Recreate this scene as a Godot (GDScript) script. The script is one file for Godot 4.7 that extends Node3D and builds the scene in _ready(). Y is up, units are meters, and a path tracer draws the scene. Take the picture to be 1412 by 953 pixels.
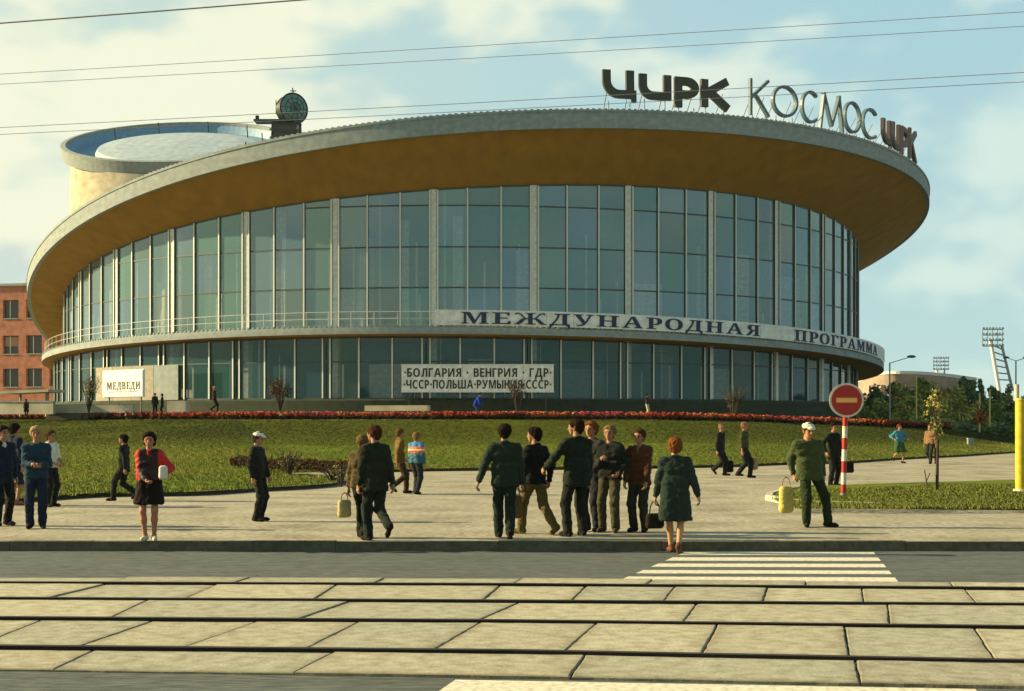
extends Node3D

const EYE := 1.75                        # height of the eye above the pavement
const FOCAL := 2100.0                    # focal length in pixels of a picture 1412 wide
const ROAD := -0.14                      # the road lies one kerb below the pavement
const HUB := Vector3(-4.4, 0, -140)      # axis of the round hall
const BALCONY_HUB := Vector3(-4.2, 0, -140)
const CANOPY_HUB := Vector3(-2.87, 0, -141)
const GLASS_R := 35.3
const LOW_R := 35.6
const BALCONY_R := 37.3
const CANOPY_R := 40.06

var rng := RandomNumberGenerator.new()
var tex := {}
var M := {}

# ---------------------------------------------------------------- helpers
func at(px: float, py: float, depth: float) -> Vector3:      # a point that stands at that depth
	return Vector3((px - 706.0) / FOCAL * depth, EYE + (583.0 - py) / FOCAL * depth, -depth)

func on_ground(px: float, py: float, level := 0.0) -> Vector3:
	var d := FOCAL * (EYE - level) / (py - 583.0)
	return Vector3((px - 706.0) / FOCAL * d, level, -d)

func tag(o: Node, label := "", category := "", group := "", kind := "") -> Node:
	if label: o.set_meta("label", label)
	if category: o.set_meta("category", category)
	if group: o.set_meta("group", group)
	if kind: o.set_meta("kind", kind)
	return o

func thing(called: String, label: String, category: String, where := Vector3.ZERO, turn := 0.0, group := "") -> Node3D:
	var o := Node3D.new()
	o.name = called
	o.position = where
	o.rotation.y = turn
	tag(o, label, category, group)
	add_child(o, true)
	return o

func part(parent: Node, called: String, mesh: Mesh, material: Material, xf := Transform3D()) -> MeshInstance3D:
	var o := MeshInstance3D.new()
	o.name = called
	o.mesh = mesh
	o.material_override = material
	o.transform = xf
	parent.add_child(o, true)
	return o

func structure(called: String, mesh: Mesh, material: Material, where := Vector3.ZERO) -> MeshInstance3D:
	var o := part(self, called, mesh, material, Transform3D(Basis(), where))
	o.set_meta("kind", "structure")
	return o

func box(x: float, y: float, z: float) -> BoxMesh:
	var b := BoxMesh.new()
	b.size = Vector3(x, y, z)
	return b

func tube(r_low: float, r_top: float, h: float, sides := 12) -> CylinderMesh:
	var c := CylinderMesh.new()
	c.bottom_radius = r_low
	c.top_radius = r_top
	c.height = h
	c.radial_segments = sides
	c.rings = 1
	return c

func moved(x: float, y: float, z: float, turn := 0.0) -> Transform3D:
	return Transform3D(Basis(Vector3.UP, turn), Vector3(x, y, z))

func along(a: Vector3, b: Vector3) -> Transform3D:            # a frame at the middle of a-b whose y runs along it
	var y := (b - a).normalized()
	var x := y.cross(Vector3.FORWARD if absf(y.z) < 0.9 else Vector3.RIGHT).normalized()
	return Transform3D(Basis(x, y, x.cross(y)), (a + b) / 2)

func rod(parent: Node, called: String, a: Vector3, b: Vector3, r: float, material: Material, sides := 8, r_top := -1.0) -> MeshInstance3D:
	return part(parent, called, tube(r, r if r_top < 0 else r_top, a.distance_to(b), sides), material, along(a, b))

func sheet(rows: Array, smooth := true) -> ArrayMesh:         # a grid of points as one surface
	var st := SurfaceTool.new()
	st.begin(Mesh.PRIMITIVE_TRIANGLES)
	st.set_smooth_group(0 if smooth else -1)
	var w: int = rows[0].size()
	for j in rows.size():
		for i in w:
			st.set_uv(Vector2(i, j))
			st.add_vertex(rows[j][i])
	for j in rows.size() - 1:
		for i in w - 1:
			var k := j * w + i
			for n in [k, k + 1, k + w, k + 1, k + w + 1, k + w]:
				st.add_index(n)
	if not smooth:
		st.deindex()
	st.generate_normals()
	return st.commit()

func slab_of(outline: PackedVector2Array, low: float, high: float, bevel := 0.0) -> ArrayMesh:   # an outline in x,z between two heights, with a chamfered upper edge
	var st := SurfaceTool.new()
	st.begin(Mesh.PRIMITIVE_TRIANGLES)
	st.set_smooth_group(-1)
	var inner := outline
	if bevel > 0.0:
		var mid := Vector2.ZERO
		for p in outline:
			mid += p / outline.size()
		inner = PackedVector2Array()
		for p in outline:
			inner.append(p + (mid - p).normalized() * bevel * 1.4)
	var tri := Geometry2D.triangulate_polygon(inner)
	for k in tri:
		st.add_vertex(Vector3(inner[k].x, high, inner[k].y))
	for i in outline.size():
		var j := (i + 1) % outline.size()
		var shoulder := high - bevel
		var q := [[Vector3(outline[i].x, low, outline[i].y), Vector3(outline[j].x, low, outline[j].y), Vector3(outline[j].x, shoulder, outline[j].y), Vector3(outline[i].x, shoulder, outline[i].y)]]
		if bevel > 0.0:
			q.append([q[0][3], q[0][2], Vector3(inner[j].x, high, inner[j].y), Vector3(inner[i].x, high, inner[i].y)])
		for f in q:
			for n in [0, 1, 2, 0, 2, 3]:
				st.add_vertex(f[n])
	st.generate_normals()
	return st.commit()

func noise_texture(called: String, frequency: float, low: Color, high: Color, octaves := 4, size := 512, seed_at := 1, middle := 0.5) -> NoiseTexture2D:
	var n := FastNoiseLite.new()
	n.seed = seed_at
	n.frequency = frequency
	n.fractal_octaves = octaves
	n.noise_type = FastNoiseLite.TYPE_SIMPLEX_SMOOTH
	var g := Gradient.new()
	g.set_color(0, low)
	g.set_color(1, high)
	g.add_point(middle, low.lerp(high, 0.5))
	var t := NoiseTexture2D.new()
	t.width = size
	t.height = size
	t.seamless = true
	t.noise = n
	t.color_ramp = g
	tex[called] = t
	return t

func bump_texture(called: String, frequency: float, octaves := 4, strength := 6.0) -> void:
	var n := FastNoiseLite.new()
	n.seed = 7
	n.frequency = frequency
	n.fractal_octaves = octaves
	var t := NoiseTexture2D.new()
	t.width = 512
	t.height = 512
	t.seamless = true
	t.as_normal_map = true
	t.bump_strength = strength
	t.noise = n
	tex[called] = t

func paint(r: float, g: float, b: float, rough := 0.9, pattern := "", tiles := 1.0, bump := "", depth := 1.0) -> StandardMaterial3D:   # a base colour in linear values, mottled by a shared noise
	var m := StandardMaterial3D.new()
	m.albedo_color = Color(r, g, b).linear_to_srgb()
	m.roughness = rough
	m.metallic_specular = 0.4
	if pattern:
		m.albedo_texture = tex[pattern]
	if bump:
		m.normal_enabled = true
		m.normal_texture = tex[bump]
		m.normal_scale = depth
	if pattern or bump:
		m.uv1_triplanar = true
		m.uv1_world_triplanar = true
		m.uv1_scale = Vector3.ONE * tiles
	return m

func ring_point(hub: Vector3, r: float, turn: float, y: float) -> Vector3:      # turn 0 faces the street, growing to the right
	return Vector3(hub.x + r * sin(turn), y, hub.z + r * cos(turn))

func turn_at(px: float, hub: Vector3, r: float) -> float:     # the turn at which a ring passes a given line of sight
	var lo := deg_to_rad(-78.0)
	var hi := deg_to_rad(78.0)
	for i in 40:
		var mid := (lo + hi) / 2
		var p := ring_point(hub, r, mid, 0)
		if 706.0 + FOCAL * p.x / -p.z < px: lo = mid
		else: hi = mid
	return (lo + hi) / 2

func canopy_top(t: float) -> float:
	return 14.929 + 7.895 * cos(t) + 4.998 * sin(t) - 0.561 * cos(2 * t) - 1.15 * sin(2 * t)

func glass_top(t: float) -> float:
	return maxf(11.53 + 7.407 * cos(t) + 2.9 * sin(t) - 1.066 * cos(2 * t) - 0.396 * sin(2 * t), 6.0)

func balcony_top(t: float) -> float:
	return 6.643 + 0.043 * BALCONY_R * cos(t) - 0.007 * BALCONY_R * sin(t)

# ---------------------------------------------------------------- the scene
func _ready() -> void:
	rng.seed = 20
	look()
	materials()
	grounds()
	circus()
	far_things()
	greenery()
	signs()
	street_things()
	people()

func look() -> void:
	var cam := Camera3D.new()
	cam.name = "camera"
	cam.projection = Camera3D.PROJECTION_FRUSTUM
	cam.near = 0.1
	cam.far = 9000.0
	cam.size = 0.1 * 953.0 / FOCAL
	cam.frustum_offset = Vector2(0, 0.1 * 106.5 / FOCAL)
	cam.position = Vector3(0, EYE, 0)
	add_child(cam)

	var env := Environment.new()
	env.background_mode = Environment.BG_SKY
	env.tonemap_mode = Environment.TONE_MAPPER_LINEAR
	env.tonemap_exposure = 2.3
	env.fog_enabled = true                  # thin autumn haze
	env.fog_density = 0.00006
	env.fog_light_color = Color(0.86, 0.92, 0.90)
	env.sdfgi_enabled = true
	env.ssao_enabled = true
	env.ssil_enabled = true
	var pm := PanoramaSkyMaterial.new()
	pm.panorama = ImageTexture.create_from_image(sky_picture())
	var sky := Sky.new()
	sky.sky_material = pm
	env.sky = sky
	var we := WorldEnvironment.new()
	we.name = "world"
	we.environment = env
	add_child(we)

	var sun := DirectionalLight3D.new()      # low in the left, a little beyond the hall
	sun.name = "sun"
	sun.light_color = Color(1.0, 0.90, 0.70)
	sun.light_energy = 1.6
	sun.light_angular_distance = 0.5
	sun.shadow_enabled = true
	var e := deg_to_rad(23.0)
	var a := deg_to_rad(5.0)
	sun.look_at_from_position(Vector3.ZERO, Vector3(cos(e) * cos(a), -sin(e), cos(e) * sin(a)), Vector3.UP)
	add_child(sun)

func sky_picture() -> Image:                 # air that pales towards the sun and the horizon, with broken soft cloud
	var w := 2048
	var h := 1024
	var im := Image.create(w, h, false, Image.FORMAT_RGBF)
	var big := FastNoiseLite.new()
	big.seed = 11
	big.frequency = 3.4
	big.fractal_octaves = 5
	big.fractal_gain = 0.55
	var warp := FastNoiseLite.new()
	warp.seed = 5
	warp.frequency = 9.0
	warp.fractal_octaves = 3
	var sunward := Vector3(-1, 0.25, -0.1).normalized()
	for y in h:
		var up := PI / 2 - (y + 0.5) / h * PI
		if up < -0.02:
			continue
		for x in w:
			var round_ := (x + 0.5) / w * TAU
			var d := Vector3(sin(round_) * cos(up), sin(up), -cos(round_) * cos(up))
			var s := d.dot(sunward) * 0.5 + 0.5
			var low := pow(1.0 - clampf(d.y, 0, 1), 5.0)
			var warm := smoothstep(0.45, 0.78, s)
			var air := Color(0.28, 0.44, 0.50).lerp(Color(0.41, 0.54, 0.51), low)
			air = air.lerp(Color(0.62, 0.63, 0.47), warm * 0.55)
			air = air.lerp(Color(0.09, 0.17, 0.25), 0.9 * smoothstep(0.24, 0.75, d.y))
			var q := Vector3(d.x, d.y * 2.1, d.z)
			var c := big.get_noise_3dv(q * 1.6) + 0.3 * warp.get_noise_3dv(q)
			c += 0.24 * smoothstep(0.27, 0.19, d.y) * warm + 0.12 * (warm - 0.5)
			c = smoothstep(-0.24, 0.30, c + 0.10 * warp.get_noise_3dv(q * 3.1)) * (1.0 - 0.75 * smoothstep(0.28, 0.7, d.y))
			var cloud := Color(0.54, 0.62, 0.56).lerp(Color(0.75, 0.71, 0.53), smoothstep(0.40, 0.66, s))
			var k := air.lerp(cloud, c * 0.85)
			im.set_pixel(x, y, Color(k.r * 0.57, k.g * 0.60, k.b * 0.605))
	var below := Color(0.09, 0.088, 0.062)
	for y in range(h / 2 + 6, h):
		for x in w:
			im.set_pixel(x, y, below)
	return im

func materials() -> void:
	noise_texture("mottle", 0.012, Color(0.80, 0.80, 0.80), Color(1, 1, 1), 5)
	noise_texture("speckle", 0.09, Color(0.74, 0.74, 0.74), Color(1, 1, 1), 4, 512, 3)
	noise_texture("stains", 0.007, Color(0.72, 0.71, 0.66), Color(1, 1, 1), 6, 1024, 9, 0.4)
	noise_texture("weave", 0.2, Color(0.75, 0.75, 0.75), Color(1, 1, 1), 2, 256, 4)
	noise_texture("lawn", 0.02, Color(0.28, 0.34, 0.11), Color(0.45, 0.48, 0.18), 6, 1024, 15)
	noise_texture("worn", 0.014, Color(0.74, 0.72, 0.65), Color(1, 1, 1), 6, 1024, 31, 0.36)
	noise_texture("rust", 0.03, Color(0.6, 0.42, 0.3), Color(1, 0.9, 0.8), 5, 512, 21)
	bump_texture("grain", 0.12, 4, 5.0)
	bump_texture("rough", 0.03, 5, 8.0)
	M.pavement = paint(0.50, 0.465, 0.335, 0.95, "stains", 0.07, "grain", 0.15)
	M.pavement.detail_enabled = true
	M.pavement.detail_albedo = tex.speckle
	M.pavement.detail_blend_mode = BaseMaterial3D.BLEND_MODE_MUL
	M.pavement.detail_uv_layer = BaseMaterial3D.DETAIL_UV_2
	M.pavement.uv2_triplanar = true
	M.pavement.uv2_world_triplanar = true
	M.pavement.uv2_scale = Vector3.ONE * 1.1
	M.asphalt = paint(0.135, 0.16, 0.15, 0.92, "worn", 0.15, "grain", 0.25)
	M.asphalt.uv1_scale = Vector3(0.035, 0.3, 0.4)      # wear runs along the road
	M.asphalt.detail_enabled = true
	M.asphalt.detail_albedo = tex.speckle
	M.asphalt.detail_blend_mode = BaseMaterial3D.BLEND_MODE_MUL
	M.asphalt.detail_uv_layer = BaseMaterial3D.DETAIL_UV_2
	M.asphalt.uv2_triplanar = true
	M.asphalt.uv2_world_triplanar = true
	M.asphalt.uv2_scale = Vector3.ONE * 2.3
	M.concrete = []
	for c in [Vector3(0.58, 0.55, 0.40), Vector3(0.49, 0.475, 0.36), Vector3(0.63, 0.60, 0.435), Vector3(0.53, 0.525, 0.395)]:
		var m := paint(c.x, c.y, c.z, 0.95, "worn", 0.3, "grain", 0.08)
		m.detail_enabled = true
		m.detail_albedo = tex.speckle
		m.detail_blend_mode = BaseMaterial3D.BLEND_MODE_MUL
		m.detail_uv_layer = BaseMaterial3D.DETAIL_UV_2
		m.uv2_triplanar = true
		m.uv2_world_triplanar = true
		m.uv2_scale = Vector3.ONE * 1.7
		m.vertex_color_use_as_albedo = true
		M.concrete.append(m)
	M.kerb = paint(0.115, 0.115, 0.075, 0.95, "stains", 0.6, "rough", 0.6)
	M.earth = paint(0.10, 0.075, 0.04, 1.0, "mottle", 0.5)
	M.pale_kerb = paint(0.55, 0.52, 0.40, 0.9, "stains", 0.7)
	M.white_line = paint(0.72, 0.70, 0.57, 0.85, "worn", 0.8)
	M.steel = paint(0.10, 0.085, 0.065, 0.6, "rust", 1.0)
	M.lawn = StandardMaterial3D.new()
	M.lawn.albedo_texture = tex.lawn
	M.lawn.uv1_triplanar = true
	M.lawn.uv1_world_triplanar = true
	M.lawn.uv1_scale = Vector3.ONE * 0.16
	M.lawn.roughness = 1.0
	M.lawn.metallic_specular = 0.1
	M.fascia = paint(0.30, 0.35, 0.33, 0.9, "mottle", 0.25)
	M.soffit = paint(0.37, 0.205, 0.033, 0.95, "mottle", 0.1)
	M.roof = paint(0.2, 0.2, 0.19, 0.95, "mottle", 0.2)
	M.cream = paint(0.56, 0.52, 0.38, 0.95, "stains", 0.09)
	M.column = paint(0.78, 0.79, 0.70, 0.85, "mottle", 0.4)
	M.frame = paint(0.05, 0.065, 0.055, 0.5)
	M.pale_frame = paint(0.62, 0.65, 0.57, 0.5)
	M.inside_wall = paint(0.07, 0.12, 0.095, 0.9, "mottle", 0.2)
	M.inside_floor = paint(0.22, 0.2, 0.15, 0.6, "mottle", 0.4)
	M.inside_ceiling = paint(0.35, 0.33, 0.26, 0.9, "mottle", 0.4)
	M.plinth = paint(0.035, 0.05, 0.03, 0.9, "stains", 0.2)
	M.white_metal = paint(0.55, 0.54, 0.46, 0.5)
	M.board = paint(0.86, 0.86, 0.77, 0.8, "mottle", 0.25)
	M.glass = []
	M.low_glass = []
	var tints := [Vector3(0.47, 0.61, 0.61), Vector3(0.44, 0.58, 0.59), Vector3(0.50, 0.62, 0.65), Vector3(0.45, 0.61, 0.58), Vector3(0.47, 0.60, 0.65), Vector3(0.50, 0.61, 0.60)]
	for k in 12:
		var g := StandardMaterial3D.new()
		var v: Vector3 = tints[k % 6] * (1.0 if k < 6 else 0.62)  # lower panes coloured darker in place of the dark scene they would reflect
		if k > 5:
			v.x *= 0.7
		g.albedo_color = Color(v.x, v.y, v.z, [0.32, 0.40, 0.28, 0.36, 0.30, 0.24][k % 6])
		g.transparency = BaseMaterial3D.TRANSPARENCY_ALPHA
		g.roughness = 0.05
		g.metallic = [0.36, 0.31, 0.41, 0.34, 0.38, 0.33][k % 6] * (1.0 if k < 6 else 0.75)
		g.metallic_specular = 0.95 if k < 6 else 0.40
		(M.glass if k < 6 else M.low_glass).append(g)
	M.brick = paint(0.43, 0.19, 0.125, 0.95, "stains", 0.15)
	M.window_dark = paint(0.05, 0.055, 0.06, 0.12)
	M.brick_blind = paint(0.3, 0.2, 0.13, 0.9)
	M.stand = paint(0.42, 0.33, 0.26, 0.95, "stains", 0.03)
	M.stand_rim = paint(0.55, 0.55, 0.48, 0.9)
	M.mast = paint(0.22, 0.27, 0.30, 0.6)
	M.mast_white = paint(0.75, 0.73, 0.66, 0.6)
	M.lamp_glass = paint(0.35, 0.42, 0.46, 0.15)
	M.letter_dark = paint(0.045, 0.05, 0.035, 0.5)
	M.letter_blue = paint(0.08, 0.13, 0.15, 0.45)
	M.letter_red = paint(0.032, 0.017, 0.014, 0.5)
	M.letter_ink = paint(0.02, 0.035, 0.085, 0.7)
	M.letter_black = paint(0.025, 0.022, 0.02, 0.7)
	M.sign_amber = paint(0.80, 0.42, 0.10, 0.6)
	M.leaves = StandardMaterial3D.new()
	M.leaves.vertex_color_use_as_albedo = true
	M.leaves.roughness = 0.7
	M.leaves.metallic_specular = 0.3
	M.leaves.backlight_enabled = true
	M.leaves.backlight = Color(0.35, 0.4, 0.12)
	M.yellow_grey = paint(0.5, 0.42, 0.12, 0.6)
	M.wire = paint(0.17, 0.17, 0.16, 0.6)
	M.groove = paint(0.022, 0.020, 0.016, 1.0, "speckle", 3.0)
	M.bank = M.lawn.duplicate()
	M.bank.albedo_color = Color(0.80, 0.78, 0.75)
	M.petals = M.leaves.duplicate()
	M.petals.backlight = Color(0.4, 0.3, 0.26)
	M.dark = paint(0.02, 0.02, 0.02, 0.6)
	M.grey_metal = paint(0.22, 0.24, 0.23, 0.5)
	M.yellow = paint(0.66, 0.49, 0.03, 0.5, "mottle", 0.8)
	M.red = paint(0.36, 0.02, 0.012, 0.45)
	M.bark = paint(0.06, 0.045, 0.03, 1.0, "mottle", 2.0)

# ---------------------------------------------------------------- ground, road, track, lawn
var lawn_edge := PackedVector3Array()
var lawn_crest := PackedVector3Array()

func grounds() -> void:
	var far_ground := PlaneMesh.new()
	far_ground.size = Vector2(12000, 12000)
	structure("ground", far_ground, M.earth, Vector3(0, -0.3, 0))
	structure("pavement", slab_of(PackedVector2Array([Vector2(-160, -22.50), Vector2(160, -22.50), Vector2(160, -260), Vector2(-160, -260)]), -0.29, 0.0), M.pavement)
	structure("road", slab_of(PackedVector2Array([Vector2(-160, 60), Vector2(160, 60), Vector2(160, -22.7), Vector2(-160, -22.7)]), -0.28, ROAD), M.asphalt)
	# the kerb: stones end to end, their top flush with the pavement
	var kerb := thing("road_kerb", "long low stone kerb between the grey road and the pale pavement", "kerb", Vector3(0, 0, -22.5))
	kerb.set_meta("kind", "structure")
	for i in 34:
		var stone := box(1.195, 0.30, 0.19)
		part(kerb, "kerb_stone", stone, M.kerb, Transform3D(Basis(Vector3.UP, rng.randf_range(-0.006, 0.006)), Vector3(-20.0 + i * 1.2, -0.146 + rng.randf_range(-0.006, 0.006), rng.randf_range(-0.012, 0.012))))
	track()
	crossing()
	lawn()

func line_z(n: int, px: float) -> float:          # rows of the track: how far each long joint runs down the picture
	var rows := [[799.0, 800.0, 806.0], [807.5, 810.0, 815.5], [829.5, 833.5, 838.0], [857.0, 861.5, 870.0], [897.5, 904.0, 918.0], [925.5, 936.0, 951.0]]
	var r: Array = rows[n]
	return lerpf(r[0], r[1], px / 706.0) if px < 706.0 else lerpf(r[1], r[2], (px - 706.0) / 706.0)

func track() -> void:
	var t := thing("tram_track_paving", "pale concrete slabs laid in rows between the tram rails across the road", "paving", Vector3(0, ROAD, 0))
	t.set_meta("kind", "structure")
	# joints of each row: where they meet its far and its near edge
	var joints := [
		[[-210, -260], [176, 144], [345, 318], [530, 510], [720, 703], [900, 888], [1112, 1110], [1310, 1318], [1530, 1560]],
		[[-260, -330], [148, 60], [300, 250], [465, 430], [690, 663], [808, 786], [931, 914], [1058, 1051], [1188, 1192], [1330, 1350], [1480, 1530]],
		[[-190, -320], [205, 148], [484, 405], [716, 655], [961, 940], [1224, 1228], [1490, 1540]],
		[[-220, -320], [60, -40], [213, 98], [357, 243], [496, 416], [664, 594], [823, 776], [990, 967], [1164, 1172], [1343, 1375], [1530, 1600]],
		[[-260, -420], [132, 74], [463, 405], [808, 786], [1179, 1187], [1540, 1600]]]
	for n in 5:
		var js: Array = joints[n]
		for i in js.size() - 1:
			var a := on_ground(js[i][0], line_z(n, js[i][0]), ROAD)
			var b := on_ground(js[i + 1][0], line_z(n, js[i + 1][0]), ROAD)
			var c := on_ground(js[i + 1][1], line_z(n + 1, js[i + 1][1]), ROAD)
			var d := on_ground(js[i][1], line_z(n + 1, js[i][1]), ROAD)
			var nf := 0.078 if n > 0 else 0.0       # a hand clear of the rails
			var nn := 0.078 if n < 4 else 0.0
			var u := (d - a).normalized()
			var v := (c - b).normalized()
			a += u * nf
			b += v * nf
			d -= u * nn
			c -= v * nn
			var side := (b - a).normalized() * rng.randf_range(0.004, 0.009)
			var ring := PackedVector2Array([Vector2(a.x + side.x, a.z), Vector2(b.x - side.x, b.z), Vector2(c.x - side.x, c.z), Vector2(d.x + side.x, d.z)])
			ring = chipped(ring)
			var high := 0.028 + rng.randf_range(-0.008, 0.008)
			var o := part(t, "slab", dirty_slab(ring, high), M.concrete[rng.randi() % 4])
			o.rotation.z = rng.randf_range(-0.0004, 0.0004)
	for n in [1, 2, 3, 4]:
		var a := on_ground(-400, line_z(n, 0) - (line_z(n, 706) - line_z(n, 0)) * 0.57, ROAD)
		var m := on_ground(706, line_z(n, 706), ROAD)
		var b := on_ground(1800, line_z(n, 1412) + (line_z(n, 1412) - line_z(n, 706)) * 0.55, ROAD)
		var r := thing("tram_rail", ["tram rail farthest from the camera, nearest the white crossing", "second tram rail from the kerb, near rail of the far track", "third tram rail from the kerb, far rail of the near track", "tram rail closest to the camera"][n - 1], "rail", m, 0.0, "tram rails in the road")
		for s in [[a, m], [m, b]]:
			var dirt := along(s[0] - m, s[1] - m)
			part(r, "groove_fill", box(0.162, (s[0] - s[1]).length(), 0.08), M.groove, Transform3D(dirt.basis, dirt.origin + Vector3(0, -0.033, 0)))
			var u: Vector3 = s[0] - m
			var v: Vector3 = s[1] - m
			var xf := along(u, v)
			part(r, "rail_head", box(0.045, u.distance_to(v), 0.09), M.steel, Transform3D(xf.basis, xf.origin + Vector3(0, -0.028, 0)))

func chipped(ring: PackedVector2Array) -> PackedVector2Array:      # a slab's outline with worn, uneven edges
	var out := PackedVector2Array()
	for i in ring.size():
		var a := ring[i]
		var b := ring[(i + 1) % ring.size()]
		var n := clampi(int(a.distance_to(b) / 0.12), 2, 14)
		for k in n:
			var p := a.lerp(b, float(k) / n)
			out.append(p + Vector2(rng.randf_range(-0.004, 0.004), rng.randf_range(-0.007, 0.007)) * (1.6 if k == 0 else 1.0))
	return out

func dirty_slab(ring: PackedVector2Array, high: float) -> ArrayMesh:     # a paving slab whose rim is stained by years of grime
	var st := SurfaceTool.new()
	st.begin(Mesh.PRIMITIVE_TRIANGLES)
	st.set_smooth_group(-1)
	var mid := Vector2.ZERO
	for p in ring:
		mid += p / ring.size()
	var rims := [[0.0, -0.1, 0.55], [0.0, high - 0.008, 0.6], [0.012, high, 0.74], [0.07, high + 0.001, 0.9], [0.2, high + 0.002, 1.0]]
	var loops := []
	for q in rims:
		var loop := []
		for p in ring:
			var to_mid := mid - p
			var step := Vector2(clampf(to_mid.x, -q[0], q[0]), clampf(to_mid.y, -q[0], q[0])) * rng.randf_range(0.7, 1.2)
			var w := p + step
			loop.append([Vector3(w.x, q[1], w.y), Color(q[2] * rng.randf_range(0.96, 1.04), q[2] * lerpf(0.9, 1.0, q[2]), q[2] * lerpf(0.72, 1.0, q[2]))])
		loops.append(loop)
	for k in loops.size() - 1:
		for i in ring.size():
			var j := (i + 1) % ring.size()
			for c in [loops[k][i], loops[k][j], loops[k + 1][j], loops[k][i], loops[k + 1][j], loops[k + 1][i]]:
				st.set_color(c[1])
				st.add_vertex(c[0])
	for i in ring.size():
		for c in [loops[4][i], loops[4][(i + 1) % ring.size()], [Vector3(mid.x, high + 0.003, mid.y), Color(1, 1, 1)]]:
			st.set_color(c[1])
			st.add_vertex(c[0])
	st.generate_normals()
	return st.commit()

func painted(parent: Node, corners: Array) -> void:
	var ring := PackedVector2Array()
	for c in corners:
		ring.append(Vector2(c.x, c.z))
	part(parent, "stripe", slab_of(ring, 0.0, 0.004), M.white_line)

func crossing() -> void:
	var t := thing("zebra_crossing", "white striped pedestrian crossing painted on the grey road by the kerb", "crossing", Vector3(0, ROAD, 0))
	t.set_meta("kind", "structure")
	for s in [[762, 765.5], [769, 773.5], [777.5, 782], [786.5, 791], [795.5, 802.5]]:
		var q := []
		for c in [[0, 0], [1, 0], [1, 1], [0, 1]]:
			var y: float = s[c[1]]
			var f := (y - 762.0) / 40.5
			var px: float = lerpf(944, 850, f) if c[0] == 0 else lerpf(1205, 1240, f)
			q.append(on_ground(px, y + c[0] * f * 1.5, ROAD))
		painted(t, q)
	var u := thing("zebra_crossing", "wide white painted crossing stripe on the road at the bottom of the picture", "crossing", Vector3(0, ROAD, 0))
	u.set_meta("kind", "structure")
	painted(u, [on_ground(628, 938, ROAD), on_ground(1345, 951, ROAD), on_ground(1390, 1000, ROAD), on_ground(560, 985, ROAD)])

func smooth_line(p: PackedVector3Array, n: int) -> PackedVector3Array:
	var c := Curve3D.new()
	for i in p.size():
		var before := p[maxi(i - 1, 0)]
		var after := p[mini(i + 1, p.size() - 1)]
		var t := (after - before) / 6.0
		c.add_point(p[i], -t, t)
	var out := PackedVector3Array()
	for i in n:
		out.append(c.sample_baked(c.get_baked_length() * i / (n - 1.0), true))
	return out

func crest_height(turn: float) -> float:
	return 1.93 - 0.75 * smoothstep(deg_to_rad(12), deg_to_rad(52), turn)

func lawn_point(s: float, t: float) -> Vector3:     # s runs left to right, t from the lower edge to the crest
	var f := clampf(s, 0, 1) * (lawn_edge.size() - 1)
	var i := mini(int(f), lawn_edge.size() - 2)
	var a := lawn_edge[i].lerp(lawn_edge[i + 1], f - i)
	var b := lawn_crest[i].lerp(lawn_crest[i + 1], f - i)
	var p := a.lerp(b, t)
	p.y = 0.09 + (b.y - 0.09) * (0.12 * t + 0.88 * pow(t, 1.7)) + 0.05 * sin(p.x * 0.31 + p.z * 0.17) * t * (1 - t) * 4
	return p

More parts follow.
